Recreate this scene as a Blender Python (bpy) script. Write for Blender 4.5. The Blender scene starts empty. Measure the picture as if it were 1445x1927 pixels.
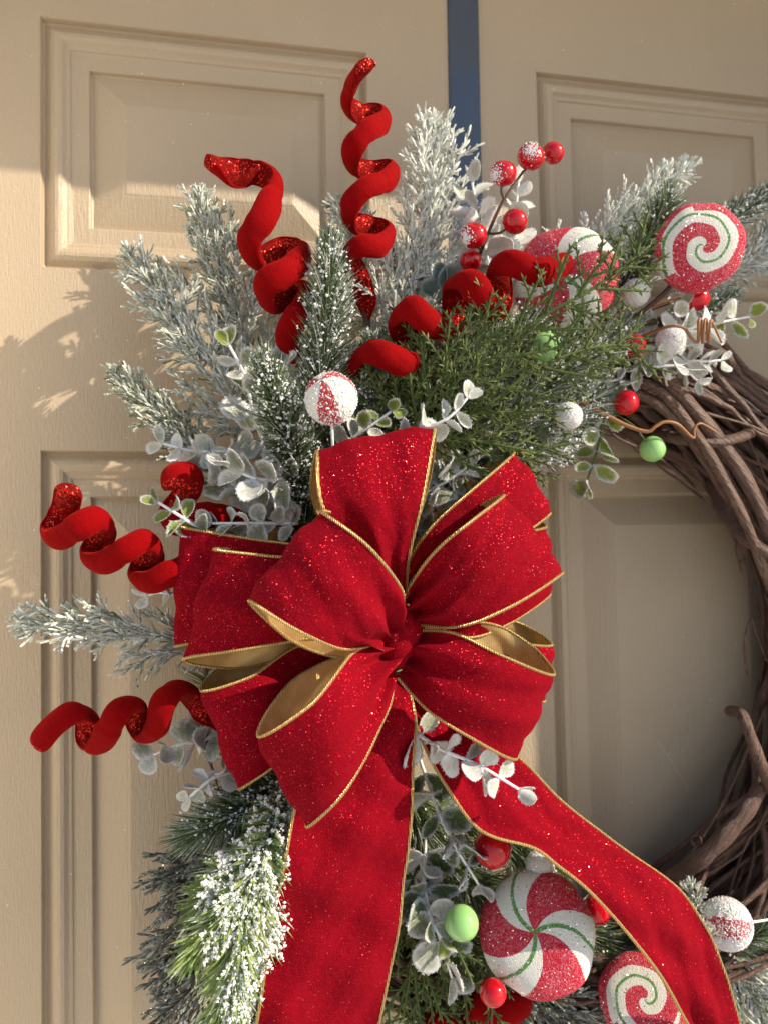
import bpy, math, random
import numpy as np
from mathutils import Vector, Matrix
rng = np.random.default_rng(7)
random.seed(7)
scene = bpy.context.scene
R = math.radians

# ---------------------------------------------------------------- camera
F_PX, IW, IH = 1460.0, 1445.0, 1927.0
ZT = 1.90                                   # height of the top of the upper door panels
YAW, PIT, ROL = 0.2057, 0.0409, -0.0196
CAM = np.array([0.1327, -0.6199, ZT - 0.4103])
_r = np.array([math.cos(YAW), -math.sin(YAW), 0.0]); _f0 = np.array([math.sin(YAW), math.cos(YAW), 0.0])
_z = np.array([0, 0, 1.0])
FWD = math.cos(PIT) * _f0 + math.sin(PIT) * _z
_up = -math.sin(PIT) * _f0 + math.cos(PIT) * _z
RIGHT = math.cos(ROL) * _r + math.sin(ROL) * _up
UP = -math.sin(ROL) * _r + math.cos(ROL) * _up
cam = bpy.data.cameras.new('camera'); camo = bpy.data.objects.new('camera', cam)
scene.collection.objects.link(camo); scene.camera = camo
cam.sensor_fit = 'VERTICAL'; cam.sensor_height = 36.0; cam.lens = F_PX / IH * 36.0
cam.clip_start = 0.01; cam.clip_end = 500
M = Matrix(((RIGHT[0], UP[0], -FWD[0], CAM[0]), (RIGHT[1], UP[1], -FWD[1], CAM[1]), (RIGHT[2], UP[2], -FWD[2], CAM[2]), (0, 0, 0, 1)))
camo.matrix_world = M
cam.dof.use_dof = True; cam.dof.focus_distance = 0.475; cam.dof.aperture_fstop = 8.5

# ---------------------------------------------------------------- light
SUN_AZ, SUN_EL = R(60), R(30)               # to the right of the door's normal, above the horizon
world = bpy.data.worlds.new('World'); scene.world = world; world.use_nodes = True
wn = world.node_tree
sky = wn.nodes.new('ShaderNodeTexSky'); sky.sky_type = 'NISHITA'; sky.sun_disc = False
sky.sun_elevation = SUN_EL; sky.sun_rotation = R(180) - SUN_AZ
wn.nodes['Background'].inputs['Strength'].default_value = 0.125
wn.links.new(sky.outputs[0], wn.nodes['Background'].inputs[0])
sl = bpy.data.lights.new('sun', 'SUN'); so = bpy.data.objects.new('sun', sl); scene.collection.objects.link(so)
sl.energy = 5.0; sl.angle = R(0.53); sl.color = (1.0, 0.88, 0.70)
sv = Vector((math.sin(SUN_AZ) * math.cos(SUN_EL), -math.cos(SUN_AZ) * math.cos(SUN_EL), math.sin(SUN_EL)))
so.rotation_euler = sv.to_track_quat('Z', 'Y').to_euler(); so.location = (3, -3, 4)
scene.view_settings.view_transform = 'Standard'; scene.view_settings.look = 'None'
scene.view_settings.exposure = 0.32; scene.view_settings.gamma = 1.0
scene.render.resolution_x = 767; scene.render.resolution_y = 1024

# ---------------------------------------------------------------- helpers
def P(px, py, d):
    """point on the plane d metres in front of the door seen at photo pixel px,py"""
    v = FWD + RIGHT * (px - IW / 2) / F_PX - UP * (py - IH / 2) / F_PX
    return CAM + v * ((-d - CAM[1]) / v[1])
def S(d): return (-CAM[1] - d) / F_PX       # metres per photo pixel at depth d
def PP(pts): return np.array([P(*p) for p in pts])
def unit(v):
    v = np.asarray(v, float); return v / np.maximum(np.linalg.norm(v, axis=-1, keepdims=True), 1e-12)
def spline(pts, n):
    p = np.asarray(pts, float)
    if len(p) == 2: return p[0] + (p[1] - p[0]) * np.linspace(0, 1, n)[:, None]
    q = np.vstack([2 * p[0] - p[1], p, 2 * p[-1] - p[-2]])
    seg = np.linalg.norm(np.diff(p[:, :3], axis=0), axis=1) ** 0.5 if p.shape[1] == 3 else np.ones(len(p) - 1)
    cum = np.concatenate([[0], np.cumsum(seg)]); u = np.linspace(0, cum[-1], n)
    i = np.clip(np.searchsorted(cum, u, side='right') - 1, 0, len(p) - 2)
    t = ((u - cum[i]) / np.maximum(seg[i], 1e-9))[:, None]
    a, b, c, e = q[i], q[i + 1], q[i + 2], q[i + 3]
    return 0.5 * ((2 * b) + (-a + c) * t + (2 * a - 5 * b + 4 * c - e) * t ** 2 + (-a + 3 * b - 3 * c + e) * t ** 3)
def resample(pts, n):
    p = np.asarray(pts, float); s = np.concatenate([[0], np.cumsum(np.linalg.norm(np.diff(p, axis=0), axis=1))])
    u = np.linspace(0, s[-1], n); return np.stack([np.interp(u, s, p[:, k]) for k in range(3)], 1)

class MB:
    """collects geometry for ONE mesh"""
    def __init__(s): s.v = []; s.q = []; s.t = []; s.a = []; s.n = 0
    def add(s, v, quads=None, tris=None, attr=None):
        v = np.asarray(v, float).reshape(-1, 3); s.v.append(v)
        if quads is not None and len(quads): s.q.append(np.asarray(quads, int).reshape(-1, 4) + s.n)
        if tris is not None and len(tris): s.t.append(np.asarray(tris, int).reshape(-1, 3) + s.n)
        s.a.append(np.zeros(len(v)) if attr is None else np.broadcast_to(np.asarray(attr, float), (len(v),)))
        s.n += len(v)
    def mesh(s, name, off=(0, 0, 0), smooth=True):
        me = bpy.data.meshes.new(name)
        v = np.vstack(s.v) - np.asarray(off); q = np.vstack(s.q) if s.q else np.zeros((0, 4), int); t = np.vstack(s.t) if s.t else np.zeros((0, 3), int)
        me.vertices.add(len(v)); me.vertices.foreach_set('co', v.astype(np.float32).ravel())
        li = np.concatenate([q.ravel(), t.ravel()]).astype(np.int32)
        tot = np.concatenate([np.full(len(q), 4), np.full(len(t), 3)]).astype(np.int32)
        me.loops.add(len(li)); me.loops.foreach_set('vertex_index', li)
        me.polygons.add(len(tot)); me.polygons.foreach_set('loop_start', (np.cumsum(tot) - tot).astype(np.int32))
        at = me.attributes.new('frost', 'FLOAT', 'POINT'); at.data.foreach_set('value', np.concatenate(s.a).astype(np.float32))
        me.update(calc_edges=True); me.validate()
        me.polygons.foreach_set('use_smooth', np.full(len(me.polygons), smooth))
        return me

class Thing:
    def __init__(s, name, label, cat, loc, group=None):
        o = bpy.data.objects.new(name, None); scene.collection.objects.link(o)
        o.empty_display_size = 0.02; o.location = tuple(loc); s.o = o; s.loc = np.asarray(loc, float)
        o['label'] = label; o['category'] = cat
        if group: o['group'] = group
    def part(s, name, mb, mat, parent=None, smooth=True, kind=None, label=None):
        me = mb.mesh(name, s.loc, smooth) if isinstance(mb, MB) else mb
        me.materials.append(mat) if not me.materials else None
        o = bpy.data.objects.new(name, me); scene.collection.objects.link(o); o.parent = parent or s.o
        if kind: o['kind'] = kind
        if label: o['label'] = label
        return o
    def inst(s, name, me, m, parent=None):          # a part that shares mesh data; m = world matrix (4x4)
        o = bpy.data.objects.new(name, me); scene.collection.objects.link(o); o.parent = parent or s.o
        m = np.array(m, float); m[:3, 3] -= s.loc; o.matrix_local = Matrix(m.tolist()); return o

def frames(p):
    p = np.asarray(p, float); t = unit(np.gradient(p, axis=0)); n = np.zeros_like(t)
    r = np.array([0, 0, 1.0]) if abs(t[0][2]) < .9 else np.array([1.0, 0, 0])
    n[0] = unit(np.cross(t[0], r))
    for i in range(1, len(p)):
        w = n[i - 1] - t[i] * np.dot(n[i - 1], t[i]); n[i] = unit(w)
    return t, n, np.cross(t, n)
def tube(mb, p, rad, seg=8, attr=0.0, caps=True, squash=None):
    p = np.asarray(p, float); k = len(p); rad = np.broadcast_to(np.asarray(rad, float), (k,))
    t, n, b = frames(p); a = np.linspace(0, 2 * math.pi, seg, endpoint=False)
    v = p[:, None] + rad[:, None, None] * (n[:, None] * np.cos(a)[None, :, None] + b[:, None] * np.sin(a)[None, :, None])
    v = v.reshape(-1, 3); i = np.arange(k - 1)[:, None] * seg; j = np.arange(seg)[None]; j2 = (j + 1) % seg
    q = np.stack([i + j, i + j2, i + seg + j2, i + seg + j], -1).reshape(-1, 4)
    tr = []
    if caps:
        v = np.vstack([v, p[0] - t[0] * rad[0] * .5, p[-1] + t[-1] * rad[-1] * .5]); c0 = k * seg
        for j in range(seg):
            tr.append((c0, (j + 1) % seg, j)); tr.append((c0 + 1, (k - 1) * seg + j, (k - 1) * seg + (j + 1) % seg))
    mb.add(v, q, tr, attr)
def sphere_arrays(nu=24, nv=14):
    v = [(0, 0, 1)]; 
    for i in range(1, nv):
        th = math.pi * i / nv
        for j in range(nu): v.append((math.sin(th) * math.cos(2 * math.pi * j / nu), math.sin(th) * math.sin(2 * math.pi * j / nu), math.cos(th)))
    v.append((0, 0, -1)); q = []; t = []
    for j in range(nu): t.append((0, 1 + j, 1 + (j + 1) % nu)); b = 1 + (nv - 2) * nu; t.append((len(v) - 1, b + (j + 1) % nu, b + j))
    for i in range(nv - 2):
        for j in range(nu): a = 1 + i * nu; q.append((a + j, a + nu + j, a + nu + (j + 1) % nu, a + (j + 1) % nu))
    return np.array(v), np.array(q), np.array(t)
def box(mb, lo, hi):
    x0, y0, z0 = lo; x1, y1, z1 = hi
    v = [(x0, y0, z0), (x1, y0, z0), (x1, y1, z0), (x0, y1, z0), (x0, y0, z1), (x1, y0, z1), (x1, y1, z1), (x0, y1, z1)]
    mb.add(v, [(0, 3, 2, 1), (4, 5, 6, 7), (0, 1, 5, 4), (1, 2, 6, 5), (2, 3, 7, 6), (3, 0, 4, 7)])

# template needle: 3-sided, blunt, slightly swollen; z along its length
def needle_template(profile):
    v = []; q = []; t = []; at = []
    for k, (z, r, bend) in enumerate(profile):
        for j in range(3):
            a = 2 * math.pi * j / 3; v.append((r * math.cos(a) , r * math.sin(a), z)); at.append(z)
    n = len(profile)
    for k in range(n - 1):
        for j in range(3): j2 = (j + 1) % 3; q.append((k * 3 + j, k * 3 + j2, k * 3 + 3 + j2, k * 3 + 3 + j))
    v.append((0, 0, 1.0)); at.append(1.0)
    for j in range(3): t.append(((n - 1) * 3 + j, (n - 1) * 3 + (j + 1) % 3, len(v) - 1))
    return np.array(v), np.array(q), np.array(t), np.array(at)
NB = needle_template([(0, .7, 0), (.55, 1, 0), (.9, .85, 0)])     # blunt flocked
NS = needle_template([(0, .8, 0), (.5, .9, 0)])                    # sharp
ICO_V = unit(np.array([(-1, 1.618, 0), (1, 1.618, 0), (-1, -1.618, 0), (1, -1.618, 0), (0, -1, 1.618), (0, 1, 1.618), (0, -1, -1.618), (0, 1, -1.618), (1.618, 0, -1), (1.618, 0, 1), (-1.618, 0, -1), (-1.618, 0, 1)]))
ICO_T = np.array([(0, 11, 5), (0, 5, 1), (0, 1, 7), (0, 7, 10), (0, 10, 11), (1, 5, 9), (5, 11, 4), (11, 10, 2), (10, 7, 6), (7, 1, 8), (3, 9, 4), (3, 4, 2), (3, 2, 6), (3, 6, 8), (3, 8, 9), (4, 9, 5), (2, 4, 11), (6, 2, 10), (8, 6, 7), (9, 8, 1)])
OCT_V = np.array([(1, 0, 0), (-1, 0, 0), (0, 1, 0), (0, -1, 0), (0, 0, 1), (0, 0, -1.0)])
OCT_T = np.array([(0, 2, 4), (2, 1, 4), (1, 3, 4), (3, 0, 4), (2, 0, 5), (1, 2, 5), (3, 1, 5), (0, 3, 5)])
def perp(d):
    r = rng.normal(size=d.shape); return unit(np.cross(d, r))
def add_needles(mb, tpl, pos, dr, ln, rad, frost, bend=0.0, up=None):
    tv, tq, tt, ta = tpl; N = len(pos)
    if not N: return
    dr = unit(dr); a = perp(dr); b = np.cross(dr, a)
    ln = np.broadcast_to(ln, (N,)); rad = np.broadcast_to(rad, (N,)); frost = np.broadcast_to(frost, (N,))
    v = pos[:, None] + dr[:, None] * (tv[None, :, 2:3] * ln[:, None, None]) + (a[:, None] * tv[None, :, 0:1] + b[:, None] * tv[None, :, 1:2]) * rad[:, None, None]
    if up is not None: v = v + up[:, None] * (tv[None, :, 2:3] ** 2) * (bend * ln)[:, None, None]
    k = len(tv); off = np.arange(N)[:, None, None] * k
    at = frost[:, None] * (.45 + .55 * ta[None])
    mb.add(v.reshape(-1, 3), (tq[None] + off).reshape(-1, 4), (tt[None] + off).reshape(-1, 3), at.ravel())
def add_blobs(mb, tv, tt, pos, size, jit=.35):
    N = len(pos)
    if not N: return
    size = np.broadcast_to(size, (N,)); k = len(tv)
    A = rng.normal(size=(N, 3, 3)); Q = np.linalg.qr(A)[0]
    loc = np.einsum('nij,kj->nki', Q, tv) * (1 + rng.uniform(-jit, jit, (N, k, 1))) * size[:, None, None]
    mb.add((pos[:, None] + loc).reshape(-1, 3), None, (tt[None] + np.arange(N)[:, None, None] * k).reshape(-1, 3), 1.0)

# ---------------------------------------------------------------- materials
def mat(name):
    m = bpy.data.materials.new(name); m.use_nodes = True; nt = m.node_tree
    return m, nt, nt.nodes['Principled BSDF'], nt.nodes['Material Output']
def node(nt, typ, **kw):
    n = nt.nodes.new(typ)
    for k, v in kw.items(): setattr(n, k, v)
    return n
def coords(nt): return node(nt, 'ShaderNodeTexCoord').outputs['Object']
def noise(nt, scale, detail=3, rough=.6, vec=None, stretch=None):
    n = node(nt, 'ShaderNodeTexNoise'); n.inputs['Scale'].default_value = scale; n.inputs['Detail'].default_value = detail; n.inputs['Roughness'].default_value = rough
    c = vec or coords(nt)
    if stretch:
        mp = node(nt, 'ShaderNodeMapping'); mp.inputs['Scale'].default_value = stretch; nt.links.new(c, mp.inputs['Vector']); c = mp.outputs[0]
    nt.links.new(c, n.inputs['Vector']); return n.outputs['Fac']
def ramp(nt, fac, stops):
    r = node(nt, 'ShaderNodeValToRGB'); e = r.color_ramp.elements
    while len(e) < len(stops): e.new(.5)
    for el, (p, c) in zip(e, stops): el.position = p; el.color = (*c, 1) if len(c) == 3 else c
    nt.links.new(fac, r.inputs[0]); return r.outputs[0]
def math_(nt, op, a, b=None, clamp=False):
    m = node(nt, 'ShaderNodeMath', operation=op, use_clamp=clamp)
    for i, x in enumerate((a, b)):
        if x is None: continue
        if isinstance(x, (int, float)): m.inputs[i].default_value = x
        else: nt.links.new(x, m.inputs[i])
    return m.outputs[0]
def mixc(nt, fac, a, b):
    m = node(nt, 'ShaderNodeMix', data_type='RGBA')
    for i, x in ((0, fac), (6, a), (7, b)):
        if isinstance(x, tuple): m.inputs[i].default_value = (*x, 1)
        elif isinstance(x, (int, float)): m.inputs[i].default_value = x
        else: nt.links.new(x, m.inputs[i])
    return m.outputs[2]
def bump(nt, h, dist, strength=1.0):
    b = node(nt, 'ShaderNodeBump'); b.inputs['Distance'].default_value = dist; b.inputs['Strength'].default_value = strength
    nt.links.new(h, b.inputs['Height']); return b.outputs[0]
def glitter(nt, shader, scale, share, size, col, rough=.18, tilt=1.3):
    """scatter small mirror flakes with their own tilts over a shader"""
    v = node(nt, 'ShaderNodeTexVoronoi'); v.inputs['Scale'].default_value = scale; nt.links.new(coords(nt), v.inputs['Vector'])
    sep = node(nt, 'ShaderNodeSeparateColor'); nt.links.new(v.outputs['Color'], sep.inputs[0])
    m = math_(nt, 'MULTIPLY', math_(nt, 'LESS_THAN', sep.outputs[2], share), math_(nt, 'LESS_THAN', v.outputs['Distance'], size))
    sub = node(nt, 'ShaderNodeVectorMath', operation='SUBTRACT'); nt.links.new(v.outputs['Color'], sub.inputs[0]); sub.inputs[1].default_value = (.5, .5, share / 2)
    sc = node(nt, 'ShaderNodeVectorMath', operation='SCALE'); nt.links.new(sub.outputs[0], sc.inputs[0]); sc.inputs['Scale'].default_value = tilt
    g = node(nt, 'ShaderNodeNewGeometry'); ad = node(nt, 'ShaderNodeVectorMath', operation='ADD'); nt.links.new(g.outputs['Normal'], ad.inputs[0]); nt.links.new(sc.outputs[0], ad.inputs[1])
    no = node(nt, 'ShaderNodeVectorMath', operation='NORMALIZE'); nt.links.new(ad.outputs[0], no.inputs[0])
    gl = node(nt, 'ShaderNodeBsdfGlossy'); gl.inputs['Color'].default_value = (*col, 1); gl.inputs['Roughness'].default_value = rough; nt.links.new(no.outputs[0], gl.inputs['Normal'])
    mx = node(nt, 'ShaderNodeMixShader'); nt.links.new(m, mx.inputs[0]); nt.links.new(shader, mx.inputs[1]); nt.links.new(gl.outputs[0], mx.inputs[2])
    return mx.outputs[0]
def attr(nt): 
    a = node(nt, 'ShaderNodeAttribute'); a.attribute_name = 'frost'; return a.outputs['Fac']

def m_door():
    m, nt, b, o = mat('door_paint')
    big = noise(nt, 6, 2); col = ramp(nt, big, [(.3, (.445, .352, .246)), (.7, (.482, .381, .267))])
    v = node(nt, 'ShaderNodeTexVoronoi'); v.inputs['Scale'].default_value = 55; nt.links.new(coords(nt), v.inputs['Vector'])
    sp = math_(nt, 'LESS_THAN', v.outputs['Distance'], .035)
    v2 = node(nt, 'ShaderNodeTexVoronoi'); v2.inputs['Scale'].default_value = 150; nt.links.new(coords(nt), v2.inputs['Vector']); sp = math_(nt, 'MAXIMUM', sp, math_(nt, 'MULTIPLY', math_(nt, 'LESS_THAN', v2.outputs['Distance'], .05), math_(nt, 'GREATER_THAN', big, .52)))
    col = mixc(nt, math_(nt, 'MULTIPLY', sp, .7), col, (.85, .78, .62)); nt.links.new(col, b.inputs['Base Color'])
    b.inputs['Roughness'].default_value = .36; b.inputs['Specular IOR Level'].default_value = .5
    h = math_(nt, 'ADD', noise(nt, 90, 4, .6, stretch=(9, 1, 1)), math_(nt, 'MULTIPLY', noise(nt, 420, 3, .6), .6))
    nt.links.new(bump(nt, h, .0007, .9), b.inputs['Normal']); return m
def m_plain(name, col, rough=.6, spec=.5, metal=0, bumpsc=None, bumpd=.0003, var=.15, coat=0):
    m, nt, b, o = mat(name)
    n = noise(nt, bumpsc or 60, 4); d = tuple(c * (1 - var) for c in col); e = tuple(min(1, c * (1 + var)) for c in col)
    nt.links.new(ramp(nt, n, [(.3, d), (.7, e)]), b.inputs['Base Color'])
    b.inputs['Roughness'].default_value = rough; b.inputs['Specular IOR Level'].default_value = spec; b.inputs['Metallic'].default_value = metal; b.inputs['Coat Weight'].default_value = coat
    b.inputs['Coat Roughness'].default_value = .05
    if bumpsc: nt.links.new(bump(nt, n, bumpd), b.inputs['Normal'])
    return m
def m_velvet(name, col, sheen=(1, .12, .1), glit=None, sw=.5, weave=1500):
    m, nt, b, o = mat(name)
    n = noise(nt, weave, 2); big = noise(nt, 45, 3)
    c = mixc(nt, n, tuple(x * .55 for x in col), tuple(min(1, x * 1.45) for x in col))
    c = mixc(nt, math_(nt, 'MULTIPLY', big, .5), c, tuple(x * .5 for x in col)); nt.links.new(c, b.inputs['Base Color'])
    b.inputs['Roughness'].default_value = .9; b.inputs['Specular IOR Level'].default_value = .08
    b.inputs['Sheen Weight'].default_value = sw; b.inputs['Sheen Roughness'].default_value = .35; b.inputs['Sheen Tint'].default_value = (*sheen, 1)
    nt.links.new(bump(nt, math_(nt, 'ADD', math_(nt, 'ADD', n, math_(nt, 'MULTIPLY', noise(nt, 260, 3), 1.2)), math_(nt, 'MULTIPLY', big, 4.0)), .0006, .9), b.inputs['Normal'])
    sh = b.outputs[0]
    if glit:
        for g in glit: sh = glitter(nt, sh, *g)
    nt.links.new(sh, o.inputs[0]); return m
def m_frost(name, green, white, bias=0.0, nscale=500, rough=.75, glit=True, gain=1.3, trans=0.0, vary=.12):
    m, nt, b, o = mat(name)
    n = noise(nt, nscale, 3); f = math_(nt, 'ADD', math_(nt, 'MULTIPLY', attr(nt), gain), math_(nt, 'MULTIPLY', math_(nt, 'SUBTRACT', n, .5), 1.6))
    f = math_(nt, 'ADD', f, math_(nt, 'MULTIPLY', math_(nt, 'SUBTRACT', node(nt, 'ShaderNodeObjectInfo').outputs['Random'], .5), vary)); f = math_(nt, 'ADD', f, bias, clamp=True)
    g2 = mixc(nt, noise(nt, 60, 2), tuple(x * .6 for x in green), tuple(x * 1.35 for x in green))
    c = mixc(nt, f, g2, white); nt.links.new(c, b.inputs['Base Color']); b.inputs['Roughness'].default_value = rough; b.inputs['Specular IOR Level'].default_value = .3
    nt.links.new(bump(nt, n, .0005), b.inputs['Normal'])
    sh = b.outputs[0]
    if trans:
        t = node(nt, 'ShaderNodeBsdfTranslucent'); nt.links.new(c, t.inputs[0]); mx = node(nt, 'ShaderNodeMixShader'); mx.inputs[0].default_value = trans
        nt.links.new(sh, mx.inputs[1]); nt.links.new(t.outputs[0], mx.inputs[2]); sh = mx.outputs[0]
    if glit: sh = glitter(nt, sh, 900, .05, .5, (.95, .97, 1))
    nt.links.new(sh, o.inputs[0]); return m
def m_bark():
    m, nt, b, o = mat('vine_bark')
    sep = node(nt, 'ShaderNodeSeparateXYZ'); nt.links.new(coords(nt), sep.inputs[0])
    ang = math_(nt, 'ARCTAN2', sep.outputs[2], sep.outputs[0]); rr = math_(nt, 'POWER', math_(nt, 'ADD', math_(nt, 'MULTIPLY', sep.outputs[0], sep.outputs[0]), math_(nt, 'MULTIPLY', sep.outputs[2], sep.outputs[2])), .5)
    cmb = node(nt, 'ShaderNodeCombineXYZ'); nt.links.new(math_(nt, 'MULTIPLY', ang, 9.0), cmb.inputs[0]); nt.links.new(math_(nt, 'MULTIPLY', rr, 700.0), cmb.inputs[1]); nt.links.new(math_(nt, 'MULTIPLY', sep.outputs[1], 700.0), cmb.inputs[2])
    fib = noise(nt, 1.0, 4, .65, vec=cmb.outputs[0]); n = noise(nt, 60, 6, .75); n2 = noise(nt, 420, 4, .75)
    inf = node(nt, 'ShaderNodeObjectInfo').outputs['Random']
    c = ramp(nt, n, [(.25, (.13, .068, .046)), (.5, (.235, .132, .090)), (.75, (.37, .235, .165))])
    c = mixc(nt, ramp(nt, fib, [(.38, (1, 1, 1)), (.56, (0, 0, 0))]), c, (.085, .046, .036)); c = mixc(nt, math_(nt, 'MULTIPLY', inf, .6), c, (.13, .068, .052))
    nt.links.new(c, b.inputs['Base Color']); b.inputs['Roughness'].default_value = .48; b.inputs['Specular IOR Level'].default_value = .5
    nt.links.new(bump(nt, math_(nt, 'ADD', math_(nt, 'MULTIPLY', fib, 1.6), math_(nt, 'MULTIPLY', n2, .5)), .0022), b.inputs['Normal']); return m
def m_gold():
    m, nt, b, o = mat('gold_cord')
    w = node(nt, 'ShaderNodeTexWave'); w.inputs['Scale'].default_value = 330; w.inputs['Distortion'].default_value = 2; nt.links.new(coords(nt), w.inputs['Vector'])
    nt.links.new(ramp(nt, w.outputs['Fac'], [(.1, (.36, .21, .06)), (.8, (.85, .64, .28))]), b.inputs['Base Color'])
    b.inputs['Metallic'].default_value = .65; b.inputs['Roughness'].default_value = .38
    nt.links.new(bump(nt, w.outputs['Fac'], .0007), b.inputs['Normal']); return m
def m_lining():
    m, nt, b, o = mat('gold_lining')
    wv = node(nt, 'ShaderNodeTexWave'); wv.inputs['Scale'].default_value = 260; wv.inputs['Distortion'].default_value = 1.5; nt.links.new(coords(nt), wv.inputs['Vector']); n = math_(nt, 'ADD', math_(nt, 'MULTIPLY', noise(nt, 60, 3), .85), math_(nt, 'MULTIPLY', wv.outputs['Fac'], .15)); nt.links.new(ramp(nt, n, [(.3, (.55, .34, .12)), (.7, (.78, .53, .23))]), b.inputs['Base Color'])
    b.inputs['Metallic'].default_value = .6; b.inputs['Roughness'].default_value = .4; nt.links.new(bump(nt, n, .0003), b.inputs['Normal']); return m
def m_sugar(name, col, frostc=(.95, .9, .88), amt=.5):
    m, nt, b, o = mat(name)
    v = node(nt, 'ShaderNodeTexVoronoi'); v.inputs['Scale'].default_value = 1300; nt.links.new(coords(nt), v.inputs['Vector'])
    sep = node(nt, 'ShaderNodeSeparateColor'); nt.links.new(v.outputs['Color'], sep.inputs[0])
    big = noise(nt, 90, 3)
    f = math_(nt, 'MULTIPLY', math_(nt, 'MULTIPLY', sep.outputs[0], sep.outputs[0]), math_(nt, 'MULTIPLY', big, 2 * amt), clamp=True)
    nt.links.new(mixc(nt, f, col, frostc), b.inputs['Base Color']); b.inputs['Roughness'].default_value = .6; b.inputs['Specular IOR Level'].default_value = .2
    b.inputs['Subsurface Weight'].default_value = .0
    nt.links.new(bump(nt, math_(nt, 'ADD', v.outputs['Distance'], sep.outputs[1]), .0006), b.inputs['Normal'])
    sh = glitter(nt, b.outputs[0], 1100, .05, .5, (1, .96, .94), .2, 1.6); nt.links.new(sh, o.inputs[0]); return m

MAT = {}
MAT['door'] = m_door()
MAT['strap'] = m_plain('hanger_metal_sky_tint', (.036, .055, .092), .22, .6, coat=.6, var=.05)  # black metal; the blue sky it reflects is put into the base colour
MAT['bark'] = m_bark()
MAT['ribbon'] = m_velvet('ribbon_velvet', (.255, .0008, .009), (1, .05, .08), [(2300, .12, .48, (.70, .02, .03), .32, 1.6), (1700, .008, .40, (1, .30, .24), .28, 1.3), (420, .008, .18, (.9, .12, .10), .3, .8)], .16)
MAT['curl'] = m_velvet('curl_velvet', (.27, .0006, .002), (1, .05, .03), None, .35, 1400)
MAT['curlglit'] = m_velvet('curl_glitter', (.20, .004, .004), (1, .1, .1), [(1300, .5, .55, (.75, .05, .03), .3, 1.7)], .1)
MAT['gold'] = m_gold(); MAT['lining'] = m_lining()
MAT['cedar'] = m_frost('cedar_frosted', (.150, .172, .090), (.74, .76, .70), -.04)
MAT['cedar_dark'] = m_frost('cedar_grey', (.095, .100, .070), (.48, .50, .46), -.2)
MAT['pine'] = m_frost('pine_green', (.085, .130, .036), (.86, .88, .86), -.25, glit=False)
MAT['pinelime'] = m_frost('pine_bright', (.235, .315, .085), (.88, .9, .86), -.35, glit=False)
MAT['cypress'] = m_frost('cypress_green', (.080, .110, .034), (.42, .46, .12), -.32, glit=False, gain=1.1)
MAT['snow'] = m_plain('snow_flock', (.86, .87, .88), .8, .3, bumpsc=700, bumpd=.0004, var=.06)
MAT['leaf'] = m_frost('leaf_frosted', (.23, .27, .13), (.93, .93, .92), .14, 1100, trans=.12, vary=.6)
MAT['leafwhite'] = m_frost('leaf_white', (.34, .40, .16), (.95, .95, .94), .42, 900, trans=.12, vary=.5)
MAT['leaflime'] = m_frost('leaf_lime', (.33, .42, .06), (.88, .90, .90), -.35, 900, trans=.4, gain=1.6, vary=.4)
MAT['leafgreen'] = m_frost('leaf_green', (.10, .16, .05), (.84, .86, .90), -.36, 900, trans=.2, gain=1.7, vary=.4)
MAT['leafblue'] = m_frost('leaf_blue_green', (.13, .22, .21), (.55, .66, .66), -.35, 500, trans=.15)
MAT['stemw'] = m_frost('stem_frosted', (.30, .33, .22), (.84, .86, .88), .1, 500)
MAT['stemg'] = m_plain('stem_green', (.09, .13, .035), .6)
MAT['stemb'] = m_plain('stem_brown', (.075, .028, .02), .5)
MAT['copper'] = m_plain('tendril_brown', (.30, .13, .045), .45, .5, bumpsc=300)
MAT['red'] = m_plain('berry_red', (.46, .003, .010), .17, .45, coat=.25, var=.14)
MAT['redball'] = m_plain('ball_red', (.50, .002, .010), .10, .45, coat=.25, var=.04)
MAT['green'] = m_plain('ball_green', (.30, .58, .19), .12, .5, coat=.3, var=.05)
MAT['white'] = m_sugar('ball_white', (.80, .79, .78), (.95, .95, .95))
MAT['black'] = m_plain('calyx_dark', (.02, .012, .01), .8)
MAT['sred'] = m_sugar('sugar_red', (.60, .006, .035), (.93, .42, .48), .42)
MAT['swhite'] = m_sugar('sugar_white', (.88, .86, .78), (.95, .94, .9), .6)
MAT['sgreen'] = m_sugar('sugar_green', (.10, .28, .06), (.5, .7, .4), .5)
MAT['crystal'] = m_plain('sugar_crystal', (.90, .84, .83), .2, .7, var=.05)
MAT['frame'] = m_plain('frame_paint', (.80, .78, .74), .5, bumpsc=80)
MAT['ground'] = m_plain('concrete', (.68, .65, .60), .85, bumpsc=20, bumpd=.004)

# ---------------------------------------------------------------- ground, door and its frame
g = MB(); g.add([(-60, -80, 0), (60, -80, 0), (60, 40, 0), (-60, 40, 0)], [(0, 1, 2, 3)])
go = bpy.data.objects.new('ground', g.mesh('ground')); go.data.materials.append(MAT['ground']); scene.collection.objects.link(go); go['kind'] = 'structure'

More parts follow.
